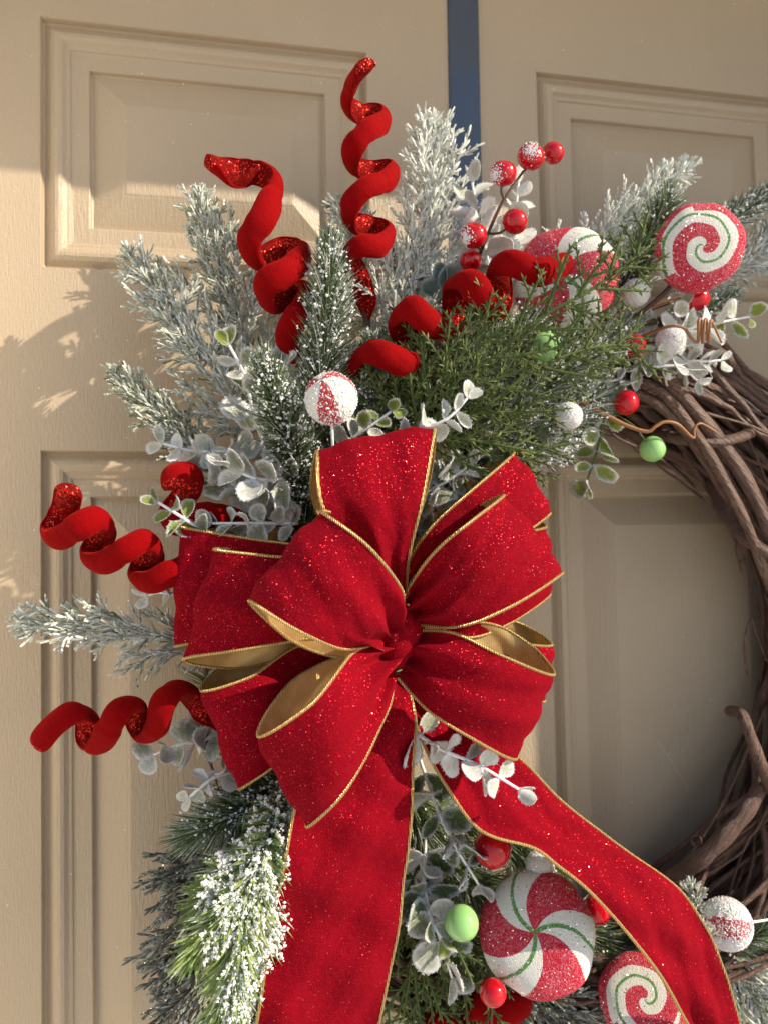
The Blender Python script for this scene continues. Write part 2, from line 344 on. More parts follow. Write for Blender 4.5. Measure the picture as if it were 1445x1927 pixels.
W, GAP = .255, .150
XL = [0.0, W + GAP]; ZR = [(ZT - .1956, ZT), (ZT - .3352 - .62, ZT - .3352)]
DX0, DX1, DZ0, DZ1 = -.112, 2 * W + GAP + .112, .012, 2.03
door = Thing('front_door', 'tan painted panelled front door behind the wreath', 'door', (DX0, 0, DZ0))
xs = [DX0, 0, W, W + GAP, 2 * W + GAP, DX1]; zs = [DZ0, ZR[1][0], ZR[1][1], ZR[0][0], ZR[0][1], DZ1]
mb = MB()
for i in range(5):
    for k in range(5):
        if i in (1, 3) and k in (1, 3): continue
        mb.add([(xs[i], 0, zs[k]), (xs[i + 1], 0, zs[k]), (xs[i + 1], 0, zs[k + 1]), (xs[i], 0, zs[k + 1])], [(0, 1, 2, 3)])
box(mb, (DX0, .014, DZ0), (DX1, .044, DZ1))
for (a, b_) in (((DX0, 0), (DX0, .014)), ((DX1, 0), (DX1, .014))):
    mb.add([(a[0], 0, DZ0), (a[0], .014, DZ0), (a[0], .014, DZ1), (a[0], 0, DZ1)], [(0, 1, 2, 3)])
door.part('door_slab', mb, MAT['door'], smooth=False)
PROF = [(0, 0), (.0006, .0012), (.0014, .0056), (.0026, .0070), (.0040, .0064), (.0075, .0030), (.0105, .0010), (.0130, .0008), (.0155, .0016), (.0175, .0036), (.0186, .0044), (.0198, .0046), (.0208, .0050), (.0216, .0062), (.0228, .0066),
        (.0342, .0068)]
FIELD = [(.0342, .0068), (.0350, .0076), (.0358, .0108), (.0368, .0116), (.0384, .0112), (.0600, .0034), (.0612, .0031), (.0622, .0026), (.0634, .0024)]
def rings(mb, x0, x1, z0, z1, prof, fill=False):
    n = 0; v = []; q = []
    for (o_, dp) in prof:
        v += [(x0 + o_, dp, z0 + o_), (x1 - o_, dp, z0 + o_), (x1 - o_, dp, z1 - o_), (x0 + o_, dp, z1 - o_)]
    for k in range(len(prof) - 1):
        for j in range(4): j2 = (j + 1) % 4; q.append((k * 4 + j, k * 4 + j2, k * 4 + 4 + j2, k * 4 + 4 + j))
    if fill: k = (len(prof) - 1) * 4; q.append((k, k + 1, k + 2, k + 3))
    mb.add(v, q)
for x in XL:
    for (z0, z1) in ZR:
        a = MB(); rings(a, x, x + W, z0, z1, PROF); pn = door.part('panel', a, MAT['door'], smooth=False)
        a = MB(); rings(a, x, x + W, z0, z1, FIELD, True); door.part('raised_field', a, MAT['door'], pn, smooth=False)
a = MB(); tube(a, PP([(1233, 1392, -.0013), (1262, 1432, -.0013), (1293, 1484, -.0013)]), .00016, 5); door.part('scratch', a, MAT['frame'])
fr = Thing('door_frame', 'pale deep door frame around the tan front door', 'door frame', (DX0 - .05, 0, 0))
TJ = .224
for nm, lo, hi in (('jamb', (DX0 - .112, -TJ, 0), (DX0 - .004, .05, DZ1 + .004)), ('jamb', (DX1 + .004, -TJ, 0), (DX1 + .112, .05, DZ1 + .004)), ('header', (DX0 - .112, -TJ, DZ1 + .006), (DX1 + .112, .05, DZ1 + .14))):
    a = MB(); box(a, lo, hi); fr.part(nm, a, MAT['frame'], smooth=False)

# ---------------------------------------------------------------- hanger strap
st = Thing('wreath_hanger', 'glossy black metal strap with reflected sky blue put into its colour, hanging down the middle of the door', 'hanger', P(880, 600, .004))
t0 = P(872, 0, .003); t1 = P(884, 640, .003); hw = .0141; dirz = unit(t0 - t1); ztop = DZ1 + .003
pts = []
a = MB(); xa = t0 + (t0 - t1) / (t0 - t1)[2] * (ztop - t0[2])
n = 12; top = xa; bot = t1
v = []; 
for k in range(n):
    c = bot + (top - bot) * k / (n - 1)
    for dx, dy in ((-hw, -.0005), (-hw + .0012, -.0022), (hw - .0012, -.0022), (hw, -.0005)): v.append((c[0] + dx, dy, c[2]))
q = [(k * 4 + j, k * 4 + j + 1, k * 4 + 5 + j, k * 4 + 4 + j) for k in range(n - 1) for j in range(3)] + [(k * 4 + 3, k * 4, k * 4 + 4, k * 4 + 7) for k in range(n - 1)]
a.add(v, q); st.part('strap', a, MAT['strap'], smooth=False)
a = MB()
hk = [(0, -.003, 0), (0, -.012, -.012), (0, -.04, -.016), (0, -.072, -.010), (0, -.078, .012)]
c = np.array([bot[0], 0, bot[2] + .01]); tube(a, spline(c + np.array(hk), 20), .004, 8); st.part('hook', a, MAT['strap'])

# ---------------------------------------------------------------- grapevine ring
WC = np.array([.377, -.048, 1.389]); RT = .043
wr = Thing('grapevine_wreath', 'round wreath base of twisted brown grapevines with wrapping bands', 'wreath', WC)
def ring_pt(ang, r, h): return WC + np.array([math.cos(ang) * r, -h, math.sin(ang) * r])
for i in range(96):
    n = 90; a0 = rng.uniform(0, 6.28); span = rng.uniform(3.2, 6.1); ph = rng.uniform(0, 6.28); tw = rng.uniform(-2.2, 2.2); rho = RT * math.sqrt(rng.uniform(.08, 1))
    s = np.linspace(0, 1, n); ang = a0 + span * s; f1, f2 = rng.uniform(0, 6.28, 2)
    nar = 1 - .45 * np.clip(.25 - np.cos(ang) * .9, 0, 1); RW = .240 + .012 * np.cos(ang); rr = nar * rho * (1 + .25 * np.sin(ang * 2.3 + f1)); th = ph + tw * ang + .35 * np.sin(3.1 * ang + f2)
    r = RW + rr * np.cos(th) * 1.05 + .0035 * np.sin(7 * ang + f1); h = rr * np.sin(th)
    p = np.stack([WC[0] + np.cos(ang) * r, WC[1] - h, WC[2] + np.sin(ang) * r], 1)
    base = rng.choice([.0011, .0018, .0028, .0038, .0050], p=[.34, .32, .22, .09, .03])
    rad = base * (1 + .12 * np.sin(ang * 40 * rng.uniform(.8, 1.2))) * np.minimum(1, 8 * (1 - s) + .45)
    kn = rng.uniform(0, n, 5).astype(int); rad[np.clip(kn, 1, n - 2)] *= 1.35
    rad = rad * (1 + .10 * np.convolve(rng.normal(size=n), np.ones(3) / 1.7, 'same')); p = p + np.stack([np.convolve(rng.normal(0, .0011, n), np.ones(4) / 2, 'same') for _ in range(3)], 1)
    a = MB(); tube(a, p, rad, 8); wr.part('vine', a, MAT['bark'])
def vine(pts, r0, r1=None, name='vine', m='bark', n=40):
    p = spline(PP(pts), n); a = MB(); rad = np.linspace(r0, r1 if r1 is not None else r0, n) * (1 + .07 * np.sin(np.linspace(0, 30, n)))
    tube(a, p, rad, 9); return wr.part(name, a, MAT[m])
vine([(1215, 800, .03), (1262, 822, .075), (1340, 832, .095), (1410, 815, .09), (1470, 770, .05)], .0046, .0042, 'wrap')
vine([(1335, 905, .04), (1375, 985, .07), (1440, 1040, .088), (1500, 1070, .07)], .0054, .0054, 'wrap')
vine([(1372, 1338, .05), (1395, 1345, .08), (1420, 1410, .092), (1445, 1470, .095), (1480, 1560, .08)], .0042, .0048, 'wrap')
vine([(1255, 1660, .06), (1330, 1605, .085), (1400, 1530, .09), (1450, 1440, .08)], .0068, .0058)
vine([(1265, 1645, .045), (1320, 1575, .055), (1375, 1480, .06), (1440, 1330, .05)], .0013, .0012, 'tendril')
vine([(1405, 1270, .05), (1400, 1210, .065), (1412, 1165, .06), (1425, 1200, .05), (1442, 1245, .05)], .0009, .0006, 'tendril')
vine([(1395, 1080, .055), (1384, 1030, .065), (1398, 1012, .06), (1402, 1050, .055), (1388, 1055, .06), (1408, 1062, .05)], .0009, .0006, 'tendril')
vine([(1305, 1590, .06), (1298, 1578, .07), (1312, 1572, .07), (1318, 1585, .065), (1306, 1592, .06)], .0009, .0008, 'tendril')
vine([(1180, 690, .075), (1240, 705, .09), (1320, 790, .095), (1400, 900, .09), (1470, 1050, .085)], .0058, .0056)
vine([(1190, 715, .08), (1250, 745, .092), (1330, 850, .095), (1400, 980, .09), (1450, 1110, .08)], .0042, .004)
vine([(1180, 735, .08), (1240, 765, .09), (1300, 830, .09), (1370, 940, .085)], .0036, .0034)
vine([(1290, 690, .06), (1340, 668, .075), (1365, 672, .08), (1392, 706, .075)], .0075, .0022, 'stub')

# ---------------------------------------------------------------- foliage builders
def spray(stem, n_side, side_len, ang=38, flat=.35, nl=.0100, nr=.00082, gap=.0015, sub=0, frost=.6, tpl=NB, prof=None, nang=28, up_bias=0.0, stem_r=.0011, needles_stem=True, mb=None, smb=None, normal=None):
    """feathery twig: stem > side twigs (> sub twigs) > needles"""
    mb = mb or MB(); smb = smb or MB(); K = 40
    p = resample(stem, K); t, _, _ = frames(p)
    nrm = np.array(normal if normal is not None else (0, -1, 0.0))
    tube(smb, p, np.linspace(stem_r * 1.3, stem_r * .5, K), 6, frost * .5)
    prof = prof or (lambda s: np.sin(np.pi * min(1, .12 + .95 * s)) ** .6 * (1 - .35 * s) + .1)
    NPOS, NDIR, NL = [], [], []
    def needles_along(pp, gap_, nl_, na):
        L = np.linalg.norm(np.diff(pp, axis=0), axis=1).sum(); n = max(4, int(L / gap_))
        q = resample(pp, n); tt = unit(np.gradient(q, axis=0)); s = np.linspace(0, 1, n)
        az = perp(tt); an = np.radians(rng.normal(na, 8, n)) * (1 - .6 * s ** 3)
        NPOS.append(q); NDIR.append(tt * np.cos(an)[:, None] + az * np.sin(an)[:, None]); NL.append(nl_ * rng.uniform(.75, 1.2, n) * (1 - .25 * s))
    n_side = int(n_side * .86)
    for i in range(n_side):
        s = (i + rng.uniform(.1, .9)) / n_side * .97; k = s * (K - 1); i0 = int(k); base = p[i0] + (p[min(i0 + 1, K - 1)] - p[i0]) * (k - i0); tt = t[i0]
        side = unit(np.cross(tt, nrm)) * (1 if i % 2 else -1)
        az = unit(side + rng.normal(0, flat, 3) + nrm * rng.uniform(-.2, .6) * flat)
        an = math.radians(rng.normal(ang, 7)) * (1 - .35 * s); d = unit(tt * math.cos(an) + az * math.sin(an)); L = side_len * prof(s) * rng.uniform(.75, 1.15)
        u = np.linspace(0, 1, 8)[:, None]; q = base + d * u * L + (tt - d * .6) * (u ** 2) * L * .18
        tube(smb, q, np.linspace(stem_r * .7, stem_r * .4, 8), 5, frost * .5, caps=False)
        needles_along(q, gap, nl, nang)
        for j in range(sub):
            s2 = (j + rng.uniform(.3, .9)) / sub * .8; b2 = q[int(s2 * 7)]; d2 = unit(d * math.cos(.6) + unit(np.cross(d, nrm) * (1 if j % 2 else -1) + rng.normal(0, flat, 3)) * math.sin(.6))
            L2 = L * (.5 - .25 * s2) * rng.uniform(.8, 1.2); q2 = b2 + d2 * np.linspace(0, 1, 6)[:, None] * L2
            tube(smb, q2, stem_r * .4, 5, frost * .5, caps=False); needles_along(q2, gap * 1.1, nl * .9, nang)
    if needles_stem: needles_along(p, gap * .8, nl, nang)
    pos = np.vstack(NPOS); dr = np.vstack(NDIR); ln = np.concatenate(NL); N = len(pos)
    fr_ = np.clip(frost + rng.normal(0, .22, N), 0, 1)
    add_needles(mb, tpl, pos, dr, ln, nr * rng.uniform(.8, 1.25, N), fr_)
    return mb, smb, pos, dr, ln
def cedar(label, pts, n_side, side_px, d=None, m='cedar', frost=.6, sub=0, snow=0, group='frosted cedar picks', **kw):
    w = PP(pts); sd = np.mean([q[2] for q in pts]); sc = S(sd) * 1.12; stem = spline(w, 40)
    th = Thing('cedar_spray', label, 'foliage', w[0], group)
    mb, smb, pos, dr, ln = spray(stem, n_side, side_px * sc, frost=frost, sub=sub, **kw)
    th.part('needles', mb, MAT[m], kind='stuff', smooth=False); th.part('stem', smb, MAT['stemw' if m == 'cedar' else 'stemb'])
    if snow:
        k = rng.integers(0, len(pos), snow); a = MB(); add_blobs(a, OCT_V, OCT_T, pos[k] + dr[k] * ln[k][:, None] * rng.uniform(.3, 1, (snow, 1)), rng.uniform(.0004, .0009, snow)); th.part('snow', a, MAT['snow'], kind='stuff', smooth=False)
    return th
def pine(label, pts, half_px, dens=9000, m='pine', frost=.35, snow=300, snow_sz=(.0004, .0011), ang=48, extra=None, nr=.00062, group='green pine picks', bias=(.3, -.7, .6)):
    """bottle-brush twig with needles all round; pts first = root, last = tip"""
    sd = np.mean([q[2] for q in pts]); sc = S(sd); nl = half_px * sc / math.sin(math.radians(ang)) 
    th = Thing('pine_spray', label, 'foliage', P(*pts[0]), group); mb = MB(); smb = MB(); sn = MB()
    stems = [pts] + (extra or [])
    for sp in stems:
        p = spline(PP(sp), 60); L = np.linalg.norm(np.diff(p, axis=0), axis=1).sum(); n = int(L * dens); q = resample(p, n); t = unit(np.gradient(q, axis=0)); s = np.linspace(0, 1, n)
        tube(smb, resample(p, 30), np.linspace(.0017, .0008, 30), 7, .1)
        an = np.radians(rng.normal(ang, 9, n)) * (1 - .75 * np.clip((s - .8) / .2, 0, 1)); az = perp(t); dr = t * np.cos(an)[:, None] + az * np.sin(an)[:, None]
        l = nl * rng.uniform(.75, 1.15, n) * (1 - .35 * s ** 2)
        add_needles(mb, NS, q, dr, l, nr * rng.uniform(.8, 1.2, n), np.clip(frost + rng.normal(0, .25, n), 0, 1), .12, t)
        tip = np.repeat(p[-1:], 26, 0); add_needles(mb, NS, tip - t[-1] * .002, unit(t[-1] + rng.normal(0, .35, (26, 3))), nl * rng.uniform(.5, .8, 26), nr, frost)
        k = rng.integers(0, n, snow); face = (dr[k] @ unit(np.array(bias))) > -.15; k = k[face]
        c = q[k] + dr[k] * (l[k] * rng.uniform(.15, .95, len(k)))[:, None]
        add_blobs(sn, OCT_V, OCT_T, np.repeat(c, 2, 0) + rng.normal(0, .0006, (2 * len(c), 3)), rng.uniform(*snow_sz, 2 * len(c)))
    th.part('needles', mb, MAT[m], kind='stuff', smooth=False); th.part('stem', smb, MAT['stemg'])
    if sn.n: th.part('snow', sn, MAT['snow'], kind='stuff', smooth=False)
    return th

# leaf meshes shared by all eucalyptus leaves (unit length along +Y, width about .8, normal +Z)
def leaf_mesh(name, wid, cup, fold, matn, seed, rough=.03):
    r_ = np.random.default_rng(seed); seg = 22; v = []; at = []
    a = np.linspace(0, 2 * math.pi, seg, endpoint=False); rimj = 1 + r_.normal(0, rough, seg) + .04 * np.sin(3 * a + seed)
    def pt(rad, k):
        x = math.sin(a[k]) * wid * .5 * rad * rimj[k]; y = .5 - .5 * math.cos(a[k]) * rad * rimj[k]
        x *= (.55 + .45 * min(1, y * 2.6 + .05)) if y < .4 else 1
        z = cup * ((x / (wid * .5)) ** 2) + fold * (y - .3) ** 2 + r_.normal(0, .006)
        return x, y, z
    radii = [.35, .68, .86, 1.0]; T = .017
    for side in (1, -1):
        v.append((0, .5, fold * .04 + side * T * .4)); at.append(.1 if side > 0 else .3)
        for i, rd in enumerate(radii):
            for k in range(seg):
                x, y, z = pt(rd, k); v.append((x, y, z + side * T * (.5 if rd < 1 else .85))); at.append([.12, .28, .6, 1.0][i] + r_.normal(0, .12) + (0 if side > 0 else .15))
    q = []; t = []; n1 = 1 + seg * 4
    for sd, o_ in ((1, 0), (-1, n1)):
        for k in range(seg):
            k2 = (k + 1) % seg; tri = (o_, o_ + 1 + k, o_ + 1 + k2); t.append(tri if sd > 0 else tri[::-1])
            for i in range(3):
                f = (o_ + 1 + i * seg + k, o_ + 1 + (i + 1) * seg + k, o_ + 1 + (i + 1) * seg + k2, o_ + 1 + i * seg + k2); q.append(f if sd > 0 else f[::-1])
    for k in range(seg):
        k2 = (k + 1) % seg; q.append((1 + 3 * seg + k, n1 + 1 + 3 * seg + k, n1 + 1 + 3 * seg + k2, 1 + 3 * seg + k2))
    m = MB(); m.add(v, q, t, np.clip(at, 0, 1)); va = np.array(v); rim = va[1 + 3 * seg:1 + 4 * seg]; mid_ = va[1:1 + 4 * seg]
    if matn != 'leafblue':
        c1 = rim[r_.integers(0, seg, 70)] + r_.normal(0, .018, (70, 3)); c2 = mid_[r_.integers(0, 4 * seg, 40)] + r_.normal(0, .02, (40, 3)) * np.array([1, 1, .2])
        add_blobs(m, OCT_V, OCT_T, np.vstack([c1, c2]), np.concatenate([r_.uniform(.012, .03, 70), r_.uniform(.007, .016, 40)]), .4)
    me = m.mesh(name); me.materials.append(MAT[matn]); return me
LEAF = {k: [leaf_mesh('leaf', w, c, f, k, s) for s, (w, c, f) in enumerate(((.84, .16, .12), (.72, .24, .18), (.90, .10, -.18), (.58, .18, .30), (.50, .24, .10), (.78, -.18, .22)))] for k in ('leaf', 'leafwhite', 'leaflime', 'leafgreen', 'leafblue')}
def leaf_matrix(pos, d, nrm, ln, wid=1.0):
    y = unit(d); z = unit(nrm - y * np.dot(nrm, y)); x = np.cross(y, z); m = np.eye(4); m[:3, 0] = x * ln * wid; m[:3, 1] = y * ln; m[:3, 2] = z * ln; m[:3, 3] = pos; return m
def euc(label, pts, pairs, leaf_px, kind='leaf', tip='leaf', spread=65, stemr=.0011, face=.7, grow=(1.0, .6), group='frosted eucalyptus picks', start=.12, lime=.0, stemm='stemw'):
    """eucalyptus sprig: stem with opposite pairs of small round leaves; last point = tip"""
    sd = np.mean([q[2] for q in pts]); sc = S(sd) * 1.10; pairs = pairs + (pairs > 2); w = spline(PP(pts), 30); th = Thing('eucalyptus_sprig', label, 'foliage', w[0], group)
    a = MB(); tube(a, w, np.linspace(stemr * 1.15, stemr * .8, 30), 7, .7); th.part('stem', a, MAT[stemm]); t, n_, b_ = frames(w)
    for i in range(pairs + 1):
        s = start + (1 - start) * i / pairs; k = min(29, int(s * 29)); L = leaf_px * sc * (grow[0] + (grow[1] - grow[0]) * s); az0 = i * 1.35 + rng.uniform(-.4, .4)
        view = unit(CAM - w[k]); e1 = unit(np.cross(t[k], view)); e2 = np.cross(e1, t[k])
        for sgn in (1, -1):
            an = math.radians(rng.normal(spread, 12) * (1 - .35 * (i == pairs))); az = e1 * math.cos(az0) * sgn + e2 * math.sin(az0) * sgn * .75
            d = unit(t[k] * math.cos(an) + unit(az) * math.sin(an)); nr = unit(view * face + t[k] * .45 + rng.normal(0, .35, 3))
            kk = tip if (i >= pairs - 0 or rng.random() < lime) else kind
            th.inst('leaf', random.choice(LEAF[kk]), leaf_matrix(w[k] + d * stemr * .6, d, nr, L * rng.uniform(.82, 1.15), rng.uniform(.85, 1.1)))
    return th

# ---------------------------------------------------------------- cedar sprays
cedar('tall frosted cedar spray under the drooping red curl on the door\'s left', [(500, 830, .045), (470, 660, .050), (420, 500, .048), (372, 362, .040)], 30, 150, sub=4, snow=500, ang=30)
cedar('frosted cedar spray with white tip casting its shadow on the door', [(480, 860, .05), (400, 690, .065), (310, 560, .062), (236, 466, .052)], 28, 120, sub=3, snow=500, ang=30)
cedar('pale green cedar spray above the frosted eucalyptus cluster', [(450, 930, .045), (370, 845, .06), (290, 770, .068), (208, 696, .062)], 22, 95, sub=3, snow=220, frost=.4, ang=30)
cedar('frosted cedar spray reaching out sideways between two velvet curls', [(440, 1235, .07), (320, 1200, .08), (180, 1180, .082), (30, 1166, .075)], 26, 100, sub=3, snow=280, ang=32)
cedar('broad frosted cedar spray standing beside the sky-tinted hanger strap', [(760, 720, .045), (790, 560, .06), (812, 400, .066), (815, 215, .060)], 36, 165, sub=4, snow=1500, frost=.95, ang=30)
cedar('short frosted cedar spray behind the upright velvet curl', [(700, 640, .03), (680, 520, .035), (665, 440, .035), (640, 375, .03)], 18, 110, sub=3, snow=150, ang=36)
cedar('bluish frosted cedar spray low between upright curl and hanger', [(740, 760, .05), (745, 660, .06), (752, 560, .066), (745, 470, .06)], 24, 140, sub=3, snow=400, frost=.85, ang=40)
cedar('long frosted cedar spray leaning right above the sugared candies', [(1000, 640, .05), (1090, 500, .062), (1200, 400, .068), (1302, 300, .062)], 34, 130, sub=3, snow=1500, frost=.95, ang=28)
cedar('frosted cedar spray below the long leaning one on its right', [(1040, 660, .05), (1110, 570, .06), (1180, 480, .064), (1230, 420, .06)], 24, 120, sub=3, snow=500, frost=.85, ang=32)
cedar('white frosted cedar tip peeking out behind the swirl lollipop', [(1290, 560, .05), (1370, 510, .06), (1420, 470, .062), (1462, 420, .06)], 20, 85, sub=3, snow=400, frost=.85)
for lab, pts, n, L in (('grey cedar spray drooping under the snowy pine, uppermost of the dark ones', [(500, 1560, .05), (440, 1600, .055), (370, 1640, .055), (325, 1670, .05)], 24, 125),
                       ('grey cedar spray low on the left below the ribbon loop', [(500, 1640, .05), (430, 1710, .055), (370, 1770, .055), (300, 1815, .05)], 24, 120),
                       ('grey cedar spray drooping beside the bright green pine tip', [(500, 1740, .05), (430, 1810, .055), (380, 1850, .055), (325, 1900, .05)], 26, 125),
                       ('grey cedar spray hanging lowest behind the straight ribbon tail', [(540, 1800, .05), (470, 1880, .055), (410, 1930, .055), (350, 1990, .05)], 20, 100)):
    cedar(lab, pts, n, L, m='cedar_dark', sub=3, snow=60, frost=.5, group='dark grey cedar picks', ang=34)
cedar('frosted cedar spray beside the ribbon tail below the snowy candy ball', [(1310, 1760, .06), (1370, 1830, .075), (1420, 1880, .08), (1475, 1935, .075)], 26, 130, sub=3, snow=400, frost=.6, ang=36)
cedar('frosted cedar spray under the snowy candy ball and vines', [(1300, 1700, .06), (1360, 1770, .07), (1430, 1800, .075), (1490, 1810, .07)], 22, 100, sub=3, snow=300, frost=.65, ang=36)
cedar('stubby frosted cedar tip leaning against the snow crusted candy ball', [(1330, 1800, .085), (1330, 1765, .105), (1322, 1735, .11)], 10, 50, sub=2, snow=260, frost=.8)
cedar('small frosted cedar tip on the vines next to the ribbon', [(1320, 1720, .085), (1308, 1695, .098), (1298, 1668, .10)], 8, 40, sub=2, snow=60, frost=.6)
cedar('grey cedar spray behind the green lined candies at the bottom', [(900, 1840, .05), (980, 1880, .07), (1060, 1910, .075), (1120, 1950, .07)], 24, 110, m='cedar_dark', sub=3, snow=120, frost=.6, group='dark grey cedar picks', ang=36)

# ---------------------------------------------------------------- pine sprays
pine('thick snow dusted green pine tip beside the drooping red curl', [(595, 830, .085), (607, 700, .10), (618, 580, .112), (622, 470, .112)], 62, 11000, snow=1500)
pine('pine tip pointing out at the peppermint ball, snow on top', [(570, 960, .07), (560, 880, .10), (530, 780, .125), (505, 700, .14)], 62, 12000, snow=1500)
pine('snowy pine tip right of the striped peppermint ball', [(680, 850, .075), (684, 780, .085), (690, 700, .09), (694, 655, .085)], 55, 9000, snow=1200)
pine('dark green pine filling in beneath the peppermint ball', [(560, 1040, .07), (590, 960, .085), (640, 880, .09), (660, 800, .09)], 70, 9000, frost=.15, snow=250, extra=[[(640, 960, .06), (610, 900, .075), (560, 850, .08)], [(700, 900, .06), (740, 840, .07), (760, 760, .07)]])
pine('green pine tip between frosted cedar and swirl lollipop', [(1160, 560, .07), (1200, 490, .09), (1235, 420, .10), (1255, 365, .095)], 50, 9000, snow=350)
pine('snowy pine tip sticking out above the swirl lollipop', [(1290, 480, .06), (1350, 430, .075), (1400, 395, .08), (1458, 362, .08)], 42, 8000, snow=900)
pine('pine tip low behind the swirl lollipop and red ball', [(1230, 610, .06), (1290, 600, .07), (1340, 580, .07), (1375, 560, .065)], 38, 8000, snow=300)
pine('snow covered pine bed under the green cypress spray', [(820, 830, .06), (930, 790, .085), (1060, 700, .095), (1180, 620, .09)], 75, 9000, frost=.5, snow=1500, extra=[[(860, 850, .06), (960, 830, .085), (1080, 770, .09), (1130, 745, .085)], [(800, 800, .06), (860, 720, .08), (960, 650, .085), (1050, 590, .08)], [(850, 870, .06), (930, 850, .08), (1010, 830, .085), (1065, 815, .08)]])
pine('broad green pine tuft with snow under the left ribbon loop', [(560, 1450, .06), (490, 1500, .085), (430, 1540, .10), (375, 1565, .10)], 75, 9000, snow=700, extra=[[(560, 1480, .07), (530, 1540, .095), (500, 1600, .10)]])
pine('bright green pine branch buried in heavy white snow', [(540, 1500, .10), (495, 1600, .14), (445, 1700, .155), (365, 1790, .160)], 58, 5200, m='pinelime', snow=4200, snow_sz=(.0004, .0012), nr=.00135, bias=(.6, -.55, .35), frost=.25, extra=[[(500, 1590, .135), (470, 1690, .150), (445, 1800, .158), (415, 1960, .155)], [(485, 1620, .13), (490, 1720, .135), (470, 1800, .14)], [(480, 1600, .13), (430, 1650, .14), (385, 1700, .145)]])
pine('dark green pine behind the round candies near the ribbon', [(760, 1480, .045), (820, 1600, .055), (960, 1700, .06), (1150, 1780, .06)], 75, 7000, frost=.12, snow=200, extra=[[(780, 1700, .045), (880, 1780, .06), (1000, 1850, .06), (1120, 1960, .06)], [(820, 1520, .045), (930, 1560, .06), (1040, 1620, .06)], [(1180, 1700, .05), (1260, 1780, .06), (1300, 1900, .06)], [(700, 1500, .03), (760, 1650, .04), (820, 1850, .04)]])
pine('green pine tip poking out low beyond the snowy candy ball', [(1330, 1800, .07), (1400, 1770, .085), (1450, 1740, .09)], 38, 8000, snow=60)
pine('dark pine filling the heart of the wreath behind the bow', [(600, 1300, .05), (660, 1180, .065), (700, 1040, .07), (720, 900, .075)], 85, 6000, frost=.1, snow=60, extra=[[(700, 1300, .05), (800, 1100, .06), (850, 960, .07), (900, 870, .07)], [(600, 1350, .05), (560, 1200, .06), (520, 1050, .06)], [(500, 1450, .04), (440, 1300, .05), (440, 1150, .05), (480, 1000, .05)], [(640, 900, .05), (700, 760, .055), (760, 650, .055), (820, 600, .05)], [(640, 1250, .05), (600, 1400, .05), (560, 1600, .05), (540, 1850, .05)]])

# ---------------------------------------------------------------- cypress (unfrosted)
def cypress(label, pts, sides, group='green cypress picks'):
    """flat sprays with scale-like pointed leaves; sides = list of (s along stem, direction px, length px)"""
    w = spline(PP(pts), 50); sd = np.mean([q[2] for q in pts]); sc = S(sd); th = Thing('cypress_spray', label, 'foliage', w[0], group); mb = MB(); smb = MB()
    tube(smb, w, np.linspace(.0019, .0008, 50), 7, 0)
    t, _, _ = frames(w)
    def thorns(q, r, gap=.0027, ln=.0056):
        L = np.linalg.norm(np.diff(q, axis=0), axis=1).sum(); n = max(4, int(L / gap)); x = resample(q, n); tt = unit(np.gradient(x, axis=0)); v = unit(np.cross(tt, CAM - x)); s = np.where(np.arange(n) % 2, 1, -1)[:, None]
        an = np.radians(rng.normal(40, 6, n))[:, None]; tocam = unit(CAM - x); az = unit(v * s + tocam * rng.uniform(-.5, .7, (n, 1)))
        add_needles(mb, NS, x, tt * np.cos(an) + az * np.sin(an), ln * rng.uniform(.8, 1.2, n) * np.linspace(1.1, .7, n), .00095, np.clip(rng.normal(.5, .2, n), 0, 1))
        add_needles(mb, NS, x[-1:], tt[-1:], ln, .0007, .6)
    thorns(w, .0015, .003)
    n = int(sides * .72)
    for i in range(n):
        s = .06 + .92 * (i + .5) / n; k = int(s * 49); tt = t[k]; view = unit(CAM - w[k]); side = unit(np.cross(tt, view)) * (1 if i % 2 else -1)
        an = R(rng.normal(40, 5)); d = unit(tt * math.cos(an) + unit(side + view * rng.uniform(-.3, .45)) * math.sin(an)); L = sc * 165 * (1 - .62 * s) * rng.uniform(.85, 1.15)
        u = np.linspace(0, 1, 14)[:, None]; droop = rng.uniform(-.12, .18); q = w[k] + d * u * L + (tt * .15 - view * 0 + np.array([0, 0, -droop])) * u ** 2 * L
        tube(smb, q, np.linspace(.0013, .0008, 14), 6, 0); thorns(q, .001)
        m = max(3, int(L / .0105))
        for j in range(m):
            s2 = (j + .6) / (m + .6); b = q[int(s2 * 13)]; dd = unit(np.gradient(q, axis=0)[int(s2 * 13)]); sd2 = unit(np.cross(dd, view)) * (1 if j % 2 else -1)
            a2 = R(rng.normal(38, 6)); d2 = unit(dd * math.cos(a2) + unit(sd2 + view * rng.uniform(-.2, .4)) * math.sin(a2)); L2 = .024 * (1 - .6 * s2) * rng.uniform(.75, 1.2); q2 = b + d2 * np.linspace(0, 1, 6)[:, None] * L2
            tube(smb, q2, .00075, 5, 0, caps=False); thorns(q2, .0006)
    th.part('scale_leaves', mb, MAT['cypress'], kind='stuff', smooth=False); th.part('stem', smb, MAT['cypress']); return th
cypress('green cypress spray with a long stem reaching up to the swirl lollipop', [(760, 850, .10), (860, 740, .125), (1000, 610, .145), (1120, 540, .155), (1222, 462, .155)], 22)
cypress('green cypress spray fanning out towards the hanging red ball', [(770, 860, .10), (880, 790, .12), (1000, 700, .13), (1110, 655, .13), (1210, 650, .125)], 20)
cypress('green cypress spray rising in front of the lowest velvet curl', [(760, 860, .10), (790, 780, .115), (850, 690, .13), (930, 600, .14)], 16)
cypress('green cypress spray hanging down to the bow behind eucalyptus leaves', [(750, 830, .095), (830, 830, .11), (930, 840, .115), (1020, 860, .11)], 16)
